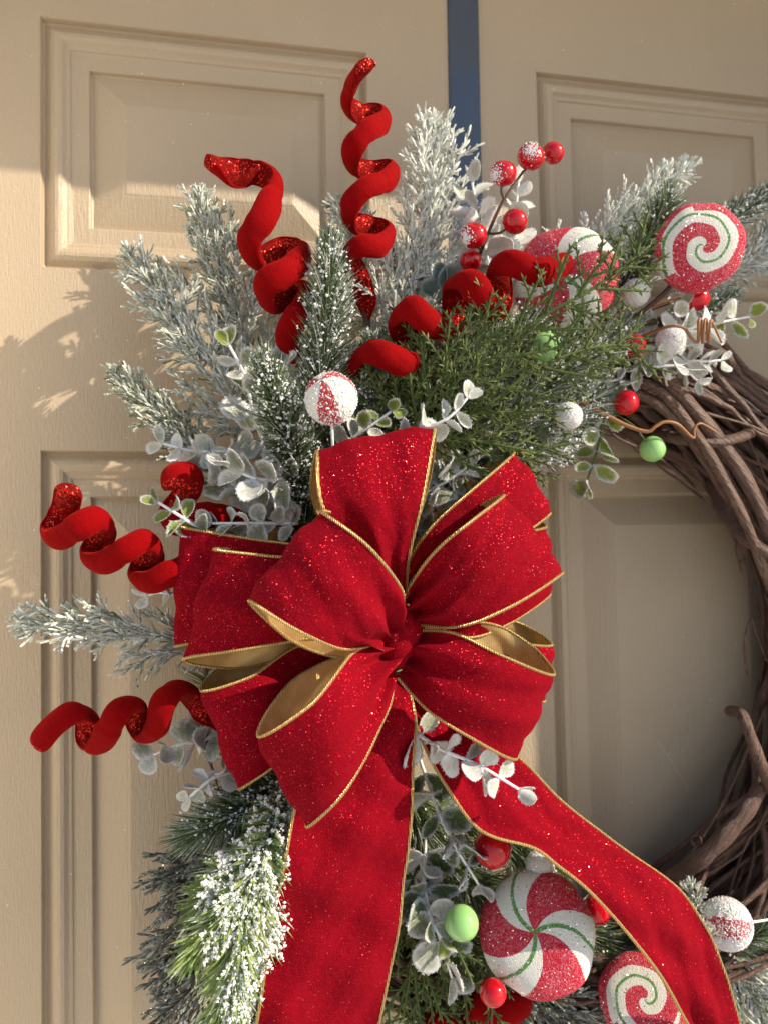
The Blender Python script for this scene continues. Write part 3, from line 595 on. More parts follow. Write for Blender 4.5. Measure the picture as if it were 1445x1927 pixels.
cypress('green cypress spray upright between velvet curl and bow loop', [(740, 850, .09), (735, 790, .10), (770, 710, .11), (830, 620, .115)], 14)
cypress('dark cypress spray hanging down next to the straight ribbon tail', [(790, 1560, .06), (790, 1700, .085), (780, 1830, .09), (800, 1980, .085)], 18)
cypress('dark cypress spray hanging below the frosted eucalyptus and green ball', [(800, 1640, .06), (830, 1770, .08), (850, 1870, .085), (880, 1990, .08)], 18)

# ---------------------------------------------------------------- eucalyptus
euc('frosted eucalyptus sprig standing left of the snowy pine tip', [(505, 860, .085), (478, 780, .105), (462, 710, .115), (432, 650, .118)], 5, 62, lime=.2, tip='leaflime')
euc('thin white eucalyptus sprig pointing left over the small velvet curl', [(480, 850, .08), (420, 850, .095), (360, 848, .105), (308, 835, .105)], 4, 48, kind='leafwhite', tip='leafwhite')
euc('cluster of round frosted eucalyptus leaves above the bow\'s left loops', [(560, 880, .08), (530, 900, .11), (480, 900, .125), (425, 875, .13)], 5, 70, lime=.15)
euc('grey frosted eucalyptus sprig behind the round leaf cluster', [(560, 990, .07), (510, 960, .09), (450, 920, .10), (395, 870, .10)], 6, 72)
euc('short frosted eucalyptus sprig above the left loop with lime tips', [(420, 1010, .10), (370, 990, .115), (330, 965, .12), (298, 945, .12)], 3, 48, tip='leaflime', lime=.4)
euc('row of frosted eucalyptus leaves lying along the left loop edge', [(560, 985, .10), (510, 985, .115), (460, 985, .12), (400, 985, .115)], 4, 50, lime=.2)
euc('white eucalyptus bud sprig peeking out beside the left loop', [(390, 1130, .08), (340, 1120, .09), (300, 1115, .095), (280, 1120, .095)], 2, 42, kind='leafwhite', tip='leafwhite')
euc('frosted eucalyptus leaf behind the peppermint ball', [(560, 760, .08), (548, 720, .09), (540, 685, .095)], 1, 55)
euc('eucalyptus sprig right of the peppermint ball above the top loop', [(640, 850, .10), (670, 820, .115), (700, 800, .12), (735, 775, .122)], 3, 52, lime=.3, tip='leaflime')
euc('white eucalyptus sprig with butterfly-like tip over green cypress', [(760, 850, .12), (800, 810, .14), (845, 785, .148), (878, 750, .15)], 4, 52, kind='leafwhite', tip='leafwhite')
euc('frosted eucalyptus leaves between the top loop and right loops', [(740, 990, .08), (800, 930, .10), (850, 900, .11), (910, 855, .11)], 6, 66)
euc('frosted eucalyptus low behind the right loop\'s gold edge', [(770, 1010, .08), (810, 960, .095), (850, 940, .10), (880, 900, .10)], 4, 60)
euc('white frosted eucalyptus cluster behind the red berry sprig', [(930, 560, .06), (915, 480, .082), (900, 420, .09), (888, 345, .09)], 9, 66, lime=.1, face=.5, kind='leafwhite', tip='leafwhite')
euc('white eucalyptus leaves to the right of the red berry sprig', [(940, 520, .06), (960, 450, .07), (970, 390, .075), (975, 345, .075)], 5, 52, face=.5, kind='leafwhite', tip='leafwhite')
euc('white and lime eucalyptus sprig beside the coiled brown tendril', [(1200, 640, .08), (1280, 625, .098), (1340, 610, .105), (1408, 596, .105)], 5, 60, lime=.3, tip='leaflime', kind='leafwhite')
euc('white eucalyptus sprig hanging over the vines below the tendril', [(1230, 660, .07), (1280, 675, .085), (1320, 680, .09), (1355, 678, .09)], 4, 50, kind='leafwhite', tip='leafwhite')
euc('dense white eucalyptus sprig between white ball and swirl lollipop', [(1225, 680, .075), (1262, 640, .095), (1290, 600, .10), (1285, 575, .10)], 4, 58, kind='leafwhite', tip='leafwhite')
euc('short white eucalyptus sprig drooping onto the vine ring', [(1180, 690, .08), (1230, 690, .098), (1280, 690, .105), (1310, 715, .105)], 4, 54, kind='leafwhite', tip='leafwhite', lime=.15)
euc('eucalyptus sprig hanging down with lime leaves rimmed in white', [(1125, 720, .075), (1135, 780, .088), (1122, 850, .092), (1104, 905, .09)], 5, 52, kind='leaflime', tip='leaflime', stemm='stemg', grow=(1.05, .8), face=.35)
euc('frosted eucalyptus leaves near the red ball above the vines', [(1090, 700, .07), (1120, 715, .085), (1160, 715, .09), (1175, 700, .09)], 3, 45, kind='leafwhite', tip='leafwhite')
euc('frosted eucalyptus sprig crossing the curved ribbon tail', [(770, 1370, .13), (830, 1410, .15), (900, 1440, .16), (975, 1485, .165)], 5, 60, spread=75, kind='leafwhite', tip='leafwhite')
euc('frosted green eucalyptus sprig between the two ribbon tails', [(790, 1430, .08), (825, 1530, .105), (860, 1600, .115), (900, 1665, .115)], 5, 68, kind='leafgreen', tip='leaf', lime=.35)
euc('dusky eucalyptus sprig with pale lower leaves by the green ball', [(800, 1580, .07), (800, 1680, .095), (825, 1760, .105), (850, 1840, .105)], 6, 74, kind='leafgreen', tip='leaf', lime=.4)
euc('lime and grey eucalyptus sprig touching the light green ball', [(775, 1640, .07), (800, 1700, .10), (815, 1740, .115), (830, 1765, .12)], 3, 60, kind='leaf', tip='leaflime')
euc('white eucalyptus sprig over the pine tuft under the left loop', [(450, 1450, .09), (410, 1460, .105), (380, 1480, .11), (358, 1500, .11)], 3, 44, lime=.5, kind='leafwhite', tip='leafwhite')
euc('grey frosted eucalyptus leaves beside the lowest left velvet curl', [(420, 1370, .06), (380, 1395, .07), (340, 1400, .075), (290, 1420, .075)], 4, 58)
b = euc('pair of smooth blue green eucalyptus leaves among the frosted cedar', [(850, 620, .08), (838, 575, .09), (832, 545, .092)], 1, 78, kind='leafblue', tip='leafblue', spread=40, start=.8, stemm='stemg', group='smooth leaf picks')

# ---------------------------------------------------------------- velvet curls
def curl(label, pts, r_tube, squash=.66, group='red velvet corkscrew picks'):
    """stuffed velvet tube wound like a corkscrew, glittery on the side that faces its axis; first point = free end"""
    n = len(pts) * 14; p = spline(PP(pts), n); sc = S(np.mean([q[2] for q in pts])); th = Thing('velvet_curl', label, 'corkscrew pick', p[-1], group)
    p = resample(p, n); L = np.linalg.norm(np.diff(p, axis=0), axis=1).sum(); win = max(5, int(n / max(1.2, (len(pts) - 3) / 5.2)) | 1)
    pad = np.vstack([np.repeat(p[:1], win // 2, 0), p, np.repeat(p[-1:], win // 2, 0)]); axis = np.stack([np.convolve(pad[:, k], np.ones(win) / win, 'valid') for k in range(3)], 1)
    tt = unit(np.gradient(p, axis=0)); out = p - axis; out = out - tt * np.sum(out * tt, 1)[:, None]
    ker = np.ones(9) / 9; out = np.stack([np.convolve(np.pad(unit(out)[:, k], 4, 'edge'), ker, 'valid') for k in range(3)], 1); out = unit(out - tt * np.sum(out * tt, 1)[:, None]); bb = np.cross(tt, out)
    seg = 26; ang = np.linspace(0, 2 * math.pi, seg, endpoint=False); x = np.linspace(0, L / .011, n); rt = .85 * r_tube * sc * (1 + .04 * np.sin(x) + .025 * np.sin(2.7 * x + 1)); rt[-8:] *= np.linspace(1, .5, 8)
    pinch = .10 * np.maximum(0, np.sin(x * 1.9 + 2)) ** 6
    wob = 1 + .03 * np.sin(ang * 3 + 1)
    v = p[:, None] + (out[:, None] * (np.cos(ang) * squash * wob)[None, :, None] + bb[:, None] * (np.sin(ang) * wob)[None, :, None]) * (rt * (1 - pinch))[:, None, None]
    inner = np.cos(ang) < -.55; v[:, inner] += out[:, None] * (rt * .20)[:, None, None]
    v = v.reshape(-1, 3); i = np.arange(n - 1)[:, None] * seg; j = np.arange(seg)[None]; j2 = (j + 1) % seg
    q = np.stack([i + j, i + j2, i + seg + j2, i + seg + j], -1); isin = np.cos(ang + math.pi / seg) < -.5
    for nm, sel, mt in (('velvet_tube', ~isin, 'curl'), ('glitter_seam', isin, 'curlglit')):
        m = MB(); m.add(v, q[:, sel].reshape(-1, 4)); th.part(nm, m, MAT[mt])
    cap = MB(); cv = [v[:seg]]
    for kf, dome in ((.88, .22), (.5, .34)): cv.append(p[0] + (v[:seg] - p[0]) * kf - tt[0] * rt[0] * dome)
    cv.append((p[0] - tt[0] * rt[0] * .22)[None]); cq = [(k * seg + jj, k * seg + (jj + 1) % seg, (k + 1) * seg + (jj + 1) % seg, (k + 1) * seg + jj) for k in range(2) for jj in range(seg)]
    cap.add(np.vstack(cv), cq, [(2 * seg + jj, 2 * seg + (jj + 1) % seg, 3 * seg) for jj in range(seg)]); th.part('tip', cap, MAT['curlglit'])
    s0 = p[-1]; m = MB(); tube(m, spline(np.array([s0 - tt[-1] * .01, s0 + tt[-1] * .012, s0 + tt[-1] * .03 + np.array([.004, .012, -.02])]), 16), .0028, 8); th.part('stem', m, MAT['stemb'])
    return th
curl('upright red velvet corkscrew, the tallest one of them', [(688, 126, .148), (666, 156, .124), (655, 195, .105), (678, 214, .085), (712, 218, .085), (722, 230, .105), (692, 245, .122), (663, 280, .118), (665, 312, .098), (700, 322, .083), (737, 322, .09), (728, 340, .112), (690, 352, .122), (659, 385, .115), (663, 418, .096), (700, 425, .083), (730, 440, .092), (716, 462, .112), (680, 462, .118), (655, 480, .105), (672, 515, .09), (688, 560, .085), (690, 600, .08)], 26)
curl('loosely wound red velvet corkscrew leaning over the door\'s upper panel', [(398, 303, .112), (440, 325, .104), (490, 326, .092), (518, 352, .10), (498, 405, .118), (468, 455, .112), (488, 492, .09), (535, 470, .078), (572, 478, .09), (545, 508, .113), (500, 535, .112), (510, 570, .09), (555, 548, .078), (582, 560, .09), (558, 595, .105), (540, 640, .095), (570, 690, .08)], 30)
curl('red velvet corkscrew pointing left with its glittery end turned up', [(131, 925, .115), (122, 962, .095), (100, 996, .092), (108, 1016, .106), (148, 992, .12), (186, 975, .115), (200, 1000, .096), (180, 1030, .083), (172, 1050, .092), (195, 1060, .108), (236, 1036, .12), (276, 1016, .114), (290, 1042, .096), (268, 1072, .084), (262, 1090, .092), (285, 1096, .108), (325, 1078, .112), (380, 1062, .10), (440, 1090, .08)], 28)
curl('short red velvet corkscrew tip curling above the left bow loops', [(330, 912, .125), (333, 890, .118), (356, 888, .108), (362, 912, .10), (340, 945, .092), (318, 972, .096), (330, 986, .105), (375, 972, .105), (430, 968, .09), (500, 985, .07)], 29)
curl('red velvet corkscrew below the sideways cedar spray, end drooping', [(74, 1396, .105), (105, 1362, .108), (140, 1340, .106), (166, 1352, .092), (168, 1388, .083), (188, 1402, .095), (204, 1375, .113), (226, 1335, .116), (252, 1328, .10), (264, 1360, .085), (278, 1382, .09), (296, 1370, .106), (308, 1322, .113), (335, 1296, .102), (362, 1312, .086), (390, 1345, .075), (430, 1370, .06)], 27)
curl('fat red velvet corkscrew lying across the sugared candy and cypress', [(1062, 500, .138), (1012, 512, .148), (962, 494, .146), (934, 505, .126), (940, 555, .105), (932, 588, .115), (908, 562, .14), (882, 528, .138), (856, 540, .115), (856, 592, .098), (836, 625, .11), (802, 602, .135), (772, 580, .135), (752, 604, .115), (775, 658, .10), (768, 686, .12), (725, 668, .132), (692, 662, .12), (668, 692, .10), (650, 740, .08)], 32)
curl('dark red velvet corkscrew tucked under the peppermint disc', [(985, 1885, .085), (940, 1905, .095), (895, 1890, .088), (880, 1920, .07), (860, 1950, .085), (820, 1930, .088), (790, 1960, .07), (760, 2000, .06)], 32)

# ---------------------------------------------------------------- berries and balls
SV, SQ, ST = sphere_arrays()
def berry_mesh():
    v = SV.copy(); r = np.hypot(v[:, 0], v[:, 1]); v[:, 2] -= .42 * np.exp(-(r / .26) ** 2) * (v[:, 2] > 0); v[:, 2] *= .95
    m = MB(); m.add(v, SQ, ST); me = m.mesh('berry'); me.materials.append(MAT['red']); return me
BERRY = berry_mesh(); m_ = MB(); m_.add(ICO_V * np.array([1, 1, .45]), None, ICO_T); CALYX = m_.mesh('calyx', smooth=False); CALYX.materials.append(MAT['black'])
bs = Thing('berry_sprig', 'upright brown twig of six glossy red berries with dimpled tops', 'berries', P(895, 500, .10))
a = MB()
def twig(pts, r0, r1): tube(a, spline(PP(pts), 20), np.linspace(r0, r1, 20), 7)
twig([(893, 505, .10), (915, 445, .118), (945, 380, .125), (984, 322, .125)], .0014, .0009); twig([(984, 322, .125), (1010, 305, .124), (1035, 292, .12)], .0008, .0007)
twig([(948, 376, .125), (943, 360, .127), (944, 345, .128)], .0009, .0008); twig([(921, 440, .12), (940, 438, .124), (955, 428, .127)], .0009, .0008); twig([(905, 472, .112), (895, 460, .118), (891, 455, .12)], .0009, .0008)
bs.part('twig', a, MAT['stemb'])
for (x, y, r, d, ax) in ((1040, 288, 23, .118, (.3, -.1, 1)), (998, 295, 28, .128, (.2, -.72, .70)), (946, 326, 27, .128, (0, -.55, .85)), (968, 417, 26, .128, (.5, .1, .8)), (891, 443, 27, .122, (-.1, -.6, .8)), (885, 490, 22, .105, (.1, -.3, -.6))):
    c = P(x, y, d); s = r * S(d); z = unit(np.array(ax)); xx = unit(np.cross((0.1, 1, .2), z)); yy = np.cross(z, xx); m4 = np.eye(4); m4[:3, 0] = xx * s; m4[:3, 1] = yy * s; m4[:3, 2] = z * s; m4[:3, 3] = c
    bo = bs.inst('berry', BERRY, m4); m5 = m4.copy(); m5[:3, :3] *= .19; m5[:3, 3] = c + z * s * .60; co_ = bs.inst('calyx', CALYX, m5); co_.parent = bo; co_.matrix_local = Matrix((np.linalg.inv(m4) @ m5).tolist())
    nrm = unit(np.array((-.7, -.35, -.35)) if y in (326, 443) else np.array((-.35, -.9, .05))); dirs = unit(nrm + rng.normal(0, .22, (220, 3)) * (1 + .8 * rng.random((220, 1))))
    if y not in (288, 417, 490):
        sn = MB(); add_blobs(sn, OCT_V, OCT_T, c + dirs * s * .99, rng.uniform(.0002, .0007, 220)); bs.part('snow', sn, MAT['snow'], kind='stuff', smooth=False)

def ball(name, label, cat, x, y, r, d, m, wire=None, wmat='stemb', group=None, grains=0, snow=0):
    c = P(x, y, d); s = r * S(d); th = Thing(name, label, cat, c, group)
    v = SV * s; v = v * (1 + .012 * np.sin(SV[:, :1] * 3 + x) + .010 * np.sin(SV[:, 2:3] * 4 + y)); mb = MB(); mb.add(c + v, SQ, ST); body = th.part('ball', mb, MAT[m])
    if grains: g_ = MB(); add_blobs(g_, OCT_V, OCT_T, c + unit(rng.normal(size=(grains, 3))) * s, rng.uniform(.0003, .0006, grains)); th.part('grains', g_, MAT['snow'], kind='stuff', smooth=False)
    if wire: w_ = MB(); tube(w_, spline(PP([(x, y, d)] + wire), 20), .0007, 6); th.part('wire', w_, MAT[wmat])
    return th
GB = 'red ball picks'; GW = 'white ball picks'; GG = 'green ball picks'
ball('red_ball', 'glossy red ball hanging free over the grapevine ring', 'ball', 1178, 758, 26, .10, 'redball', [(1140, 757, .10), (1090, 755, .085), (1050, 752, .07)], group=GB)
ball('red_ball', 'red ball half hidden at the tip of the cypress spray', 'ball', 1193, 651, 24, .10, 'redball', [(1150, 660, .09), (1090, 680, .07)], group=GB)
ball('red_ball', 'red ball peeking out under the swirl lollipop', 'ball', 1310, 562, 27, .098, 'redball', [(1270, 568, .09), (1200, 595, .08), (1120, 640, .06)], group=GB)
ball('red_ball', 'large glossy red ball beside the curved ribbon tail', 'ball', 926, 1597, 37, .118, 'redball', [(900, 1620, .10), (860, 1640, .06)], group=GB)
ball('red_ball', 'red ball on a thin stalk below the peppermint disc', 'ball', 927, 1868, 26, .128, 'redball', [(925, 1910, .12), (922, 1960, .10)], group=GB)
ball('red_ball', 'dark red ball hidden behind the ribbon beside the peppermint disc', 'ball', 1122, 1712, 28, .085, 'redball', [(1080, 1740, .07), (1040, 1760, .05)], group=GB)
ball('white_ball', 'sparkling white ball hanging below the cypress next to the tendril', 'ball', 1069, 783, 28, .115, 'white', [(1040, 770, .10), (1000, 760, .07)], group=GW, grains=500)
ball('white_ball', 'sparkling white ball beside the coiled brown tendril', 'ball', 1261, 640, 31, .105, 'white', [(1200, 650, .09), (1140, 670, .07)], group=GW, grains=600)
ball('white_ball', 'white ball between sugared candy and swirl lollipop', 'ball', 1195, 551, 29, .10, 'white', [(1160, 590, .08), (1120, 640, .06)], group=GW, grains=500)
ball('white_ball', 'pale ball tucked behind the ribbon above the peppermint disc', 'ball', 1015, 1628, 28, .098, 'white', [(980, 1660, .08), (940, 1690, .05)], group=GW, grains=400)
ball('green_ball', 'light green ball hanging free above the door panel', 'ball', 1227, 845, 27, .10, 'green', [(1208, 822, .105), (1190, 800, .10), (1150, 775, .09)], 'stemg', group=GG)
ball('green_ball', 'light green ball on a straight stalk by eucalyptus leaves', 'ball', 868, 1737, 33, .125, 'green', [(876, 1690, .12), (875, 1640, .10)], 'stemg', group=GG)
ball('green_ball', 'green ball seen through the cypress needles', 'ball', 1024, 655, 33, .105, 'green', [(1000, 700, .09), (960, 740, .07)], 'stemg', group=GG)

# striped peppermint balls on pins
def mint_ball(label, x, y, r, d, ax, pin, frost, rot=0.0):
    c = P(x, y, d); s = r * S(d); th = Thing('peppermint_ball', label, 'ball', c, 'striped peppermint balls'); sv, sq, st_ = sphere_arrays(72, 40)
    z = unit(np.array(ax)); xx = unit(np.cross((.2, 1, .1), z)); yy = np.cross(z, xx); w = sv @ np.stack([xx, yy, z]); v = c + w * s * (1 + .012 * rng.normal(size=(len(sv), 1)))
    ph = np.arctan2(sv[:, 1], sv[:, 0]); th_ = np.arccos(np.clip(sv[:, 2], -1, 1)); val = (ph * 3 / (2 * math.pi) + th_ * .12 + rot) % 1
    isr = lambda f: (np.cos((val[f] - .25) * 2 * math.pi).mean(1) > .25)
    for nm, sel, mt in (('red_stripe', True, 'sred2'), ('white_body', False, 'swhite')):
        m = MB(); fq = sq[isr(sq) == sel]; ft = st_[isr(st_) == sel]; m.add(v, fq, ft); th.part(nm, m, MAT[mt])
    g_ = MB(); dirs = unit(rng.normal(size=(frost, 3)) + np.array((.1, -.25, -.5))); add_blobs(g_, OCT_V, OCT_T, c + dirs * s * 1.005, rng.uniform(.0003, .0008, frost)); th.part('frost_grains', g_, MAT['snow'], kind='stuff', smooth=False)
    m = MB(); tube(m, spline(PP([(x, y, d)] + pin), 14), .0009, 7); th.part('pin', m, MAT['snow']); return th
MAT['sred2'] = m_sugar('candy_red', (.58, .02, .035), (.9, .8, .8), .3)
mint_ball('red and white striped ball dusted with snow above the bow', 623, 750, 50, .150, (-.45, -.70, .55), [(625, 800, .146), (627, 850, .14)], 900, .0)
mint_ball('snow crusted candy ball lying on the vines past the ribbon', 1366, 1738, 50, .10, (.7, -.4, .2), [(1415, 1735, .10), (1460, 1728, .09)], 3800)

# sugared candies
def candy(name, label, x, y, r, d, nrm, rot, kind, thick=.40, stick=None, grains=1100):
    c = P(x, y, d); s = r * S(d); th = Thing(name, label, 'candy', c, 'sugared candy picks'); nr_, nph = 84, 240
    z = unit(unit(CAM - c) + np.array(nrm)); xx = unit(np.cross((0, 0, 1.0), z)); yy = np.cross(z, xx)
    # profile from front centre to back centre
    rl = np.linspace(0, .93, 58); th_ = np.concatenate([np.arcsin(rl ** (1 / .55)), np.linspace(np.arcsin(.93 ** (1 / .55)), math.pi, 46)[1:]]); nr_ = len(th_); rho = np.sign(np.sin(th_)) * np.abs(np.sin(th_)) ** .55; hz = np.sign(np.cos(th_)) * np.abs(np.cos(th_)) ** .75 * thick
    ph = np.linspace(0, 2 * math.pi, nph, endpoint=False) ; lump = 1 + .02 * np.sin(3 * ph + x) + .015 * np.sin(7 * ph)
    v = c + s * (rho[:, None, None] * lump[None, :, None] * (xx * np.cos(ph)[None, :, None] + yy * np.sin(ph)[None, :, None]) + hz[:, None, None] * z)
    ext = np.where(th_ < math.pi / 2, rho, 2 - rho)                                  # distance along the surface in radii
    E, A = np.meshgrid((ext[:-1] + ext[1:]) / 2, ph + math.pi / nph, indexing='ij'); A = A + rot
    if kind == 'swirl':
        f = (E ** 1.1 * 1.32 - A / (2 * math.pi)) % 1; cls = np.where(f < .43, 0, np.where(np.abs(f - .70) < .04, 2, 1)); al = (A - rot - R(195)) % (2 * math.pi); cls = np.where((E > .80 + .12 * (al / 6.283 > .75)) & (al > R(25)) , 0, cls); cls = np.where((E > 1.3) & (cls == 2), 1, cls)
    else:
        f = (A * 3 / (2 * math.pi) + .38 * E ** 1.2) % 1; cls = np.where(f < .47, 1, 0); cls = np.where((np.abs(f - .235) * np.maximum(E, .03) < .017) & (E < 1.15), 2, cls)
    i = np.arange(nr_ - 1)[:, None] * nph; j = np.arange(nph)[None]; j2 = (j + 1) % nph; q = np.stack([i + j, i + nph + j, i + nph + j2, i + j2], -1)
    for ci, (nm, mt) in enumerate((('red_stripe', 'sred'), ('white_stripe', 'swhite'), ('green_line', 'sgreen'))):
        fq = q[cls == ci]
        us, inv = np.unique(fq, return_inverse=True); m = MB(); m.add(v.reshape(-1, 3)[us], inv.reshape(-1, 4)); th.part(nm, m, MAT[mt])
    g_ = MB(); u = unit(rng.normal(size=(grains, 3))); t_ = np.arccos(u[:, 2]); rr = np.abs(np.sin(t_)) ** .55; zz = np.sign(np.cos(t_)) * np.abs(np.cos(t_)) ** .75 * thick; pa = np.arctan2(u[:, 1], u[:, 0])
    gp = c + s * (rr[:, None] * (xx * np.cos(pa)[:, None] + yy * np.sin(pa)[:, None]) + zz[:, None] * z); add_blobs(g_, OCT_V, OCT_T, gp, rng.uniform(.00015, .00032, grains), .3); th.part('sugar_crystals', g_, MAT['crystal'], kind='stuff', smooth=False)
    if stick: m = MB(); tube(m, spline(PP([(x, y, d - thick * s * .8)] + stick), 20), .0018, 8); th.part('stick', m, MAT['stemb'])
    return th
candy('swirl_lollipop', 'sugared red and white swirl lollipop with green line, high on the right', 1314, 467, 92, .125, (.25, -.1, .1), R(-20), 'swirl', stick=[(1255, 545, .105), (1180, 610, .09), (1100, 680, .06)])
candy('sugared_candy', 'sugared red, white and green candy half covered by a velvet curl', 1062, 530, 108, .085, (-.1, 0, .25), R(-62), 'mint', .5, stick=[(1030, 640, .07), (990, 740, .05)])
candy('peppermint_disc', 'round peppermint disc with three red and three white wedges', 1010, 1756, 112, .115, (-.1, 0, .05), R(-8), 'mint', stick=[(1000, 1860, .09), (985, 1960, .06)])
candy('swirl_lollipop', 'red and white swirl candy partly behind the curved ribbon tail', 1212, 1882, 88, .105, (.0, 0, .1), R(200), 'swirl', stick=[(1215, 1990, .08)])

# brown tendrils
td = Thing('brown_tendril', 'coiled brown wire tendril beside the white ball', 'tendril', P(1200, 640, .09)); a = MB()
pts = [(1150, 650, .085), (1210, 632, .10), (1255, 615, .125), (1285, 617, .13), (1300, 636, .13), (1312, 643, .13)]
for k in range(4): x0 = 1312 + k * 11; pts += [(x0 + 2, 605, .135), (x0 + 6, 604, .128), (x0 + 8, 640, .125), (x0 + 10, 641, .132)]
pts = pts[:-6] + [(1338, 606, .135), (1345, 618, .13), (1357, 645, .128)]; tube(a, spline(PP(pts), 140), np.linspace(.0013, .0008, 140), 6); td.part('wire', a, MAT['copper'])
td = Thing('brown_tendril', 'wavy brown twig stretching over the light green hanging ball', 'tendril', P(1050, 745, .09)); a = MB()
tube(a, spline(PP([(1040, 735, .09), (1100, 760, .10), (1170, 797, .108), (1215, 812, .112), (1232, 803, .114), (1250, 794, .115), (1275, 799, .115), (1303, 824, .112), (1306, 806, .112), (1318, 797, .112), (1345, 812, .108)]), 120), np.linspace(.0020, .0008, 120), 6); td.part('wire', a, MAT['copper'])
td = Thing('brown_twig', 'bare brown twig behind the swirl lollipop and white ball', 'twig', P(1120, 650, .06)); a = MB(); tube(a, spline(PP([(1120, 650, .06), (1190, 595, .085), (1240, 572, .095), (1290, 555, .10)]), 24), .0011, 6); td.part('wire', a, MAT['copper'])

# ---------------------------------------------------------------- the bow
KN = P(742, 1190, .145)
bow = Thing('ribbon_bow', 'big red velvet bow with gold corded edges and two tails', 'bow', KN)
def cloth(name, stations, tail=False, pleat=.0042, nu=72, nv=26, belly=.004, seed=1, uniform=False):
    r_ = np.random.default_rng(seed); A = PP([s[0] for s in stations]); B = PP([s[1] for s in stations]); K = len(stations)
    def sp(X):                                                                       # shared parameter so both edges stay in step
        u = np.linspace(0, K - 1, nu); q = np.vstack([2 * X[0] - X[1], X, 2 * X[-1] - X[-2]]); i = np.minimum(u.astype(int), K - 2); t = (u - i)[:, None]; a, b, c, e = q[i], q[i + 1], q[i + 2], q[i + 3]
        return 0.5 * ((2 * b) + (-a + c) * t + (2 * a - 5 * b + 4 * c - e) * t ** 2 + (-a + 3 * b - 3 * c + e) * t ** 3)
    a, b = sp(A), sp(B); vv = np.linspace(0, 1, nv); Sf = a[:, None] * (1 - vv)[None, :, None] + b[:, None] * vv[None, :, None]
    du = np.gradient(Sf, axis=0); dv = np.gradient(Sf, axis=1); N = unit(np.cross(du, dv))
    i0 = nu // 4; sgn = 1 if N[i0, nv // 2] @ (CAM - Sf[i0, nv // 2]) > 0 else -1; N = N * sgn         # red side normal
    u = np.linspace(0, 1, nu)[:, None]; near = np.exp(-(u / (.08 if tail else .17)) ** 2) + (0 if tail else np.exp(-((1 - u) / .13) ** 2)) 
    f = [r_.uniform(0, 6.28) for _ in range(6)]
    disp = pleat * near * (1.1 - 2.2 * np.abs(np.sin(vv[None] * math.pi * 2.7 + f[0] + u * 1.5))) + pleat * .5 * np.exp(-(u / .2) ** 2) * np.sin(vv[None] * 13 + u * 9 + f[1])
    disp = disp + belly * (4 * vv * (1 - vv))[None] * (np.sin(math.pi * np.clip(u * 1.0, 0, 1)) if tail else np.sin(math.pi * u * 2) * .5 + .5) 
    disp = disp + 0.0024 * np.sin(u * 17 + vv[None] * 5 + f[2]) * np.sin(vv[None] * 7 - u * 6 + f[3]) + .0006 * np.sin(u * 41 + vv[None] * 11 + f[4]) * np.sin(vv[None] * 19 + u * 13 + f[5])
    if tail: disp = disp + .0030 * np.sin(u * 21 + vv[None] * 2.0 + f[1]) * np.exp(-((u - .5) / .45) ** 2) + .0012 * np.sin(u * 38 - vv[None] * 6 + f[2])
    edge = np.minimum(1, 6 * np.minimum(vv, 1 - vv))[None]; disp = disp * (.6 + .4 * edge)
    Sf = Sf + N * disp[:, :, None]; du = np.gradient(Sf, axis=0); dv = np.gradient(Sf, axis=1); N = unit(np.cross(du, dv)) * sgn
    i = np.arange(nu - 1)[:, None] * nv; j = np.arange(nv - 1)[None]; q = np.stack([i + j, i + nv + j, i + nv + j + 1, i + j + 1], -1).reshape(-1, 4)
    if sgn < 0: q = q[:, ::-1]
    m = MB(); m.add(Sf.reshape(-1, 3), q); o = bow.part(name, m, MAT['ribbon'])
    m = MB(); m.add((Sf - N * .0007).reshape(-1, 3), q[:, ::-1]); bow.part('lining', m, MAT['lining'], o)
    for e in (0, nv - 1):
        L = Sf[:, e] - N[:, e] * .0003; n2 = nu * 3; uu = np.linspace(0, nu - 1, n2); L2 = np.stack([np.interp(uu, np.arange(nu), L[:, k]) for k in range(3)], 1)
        m = MB(); tube(m, L2, .00108 * (1 + .07 * np.sin(np.arange(n2) * 1.9)), 7); bow.part('gold_edge', m, MAT['gold'], o)
    return o
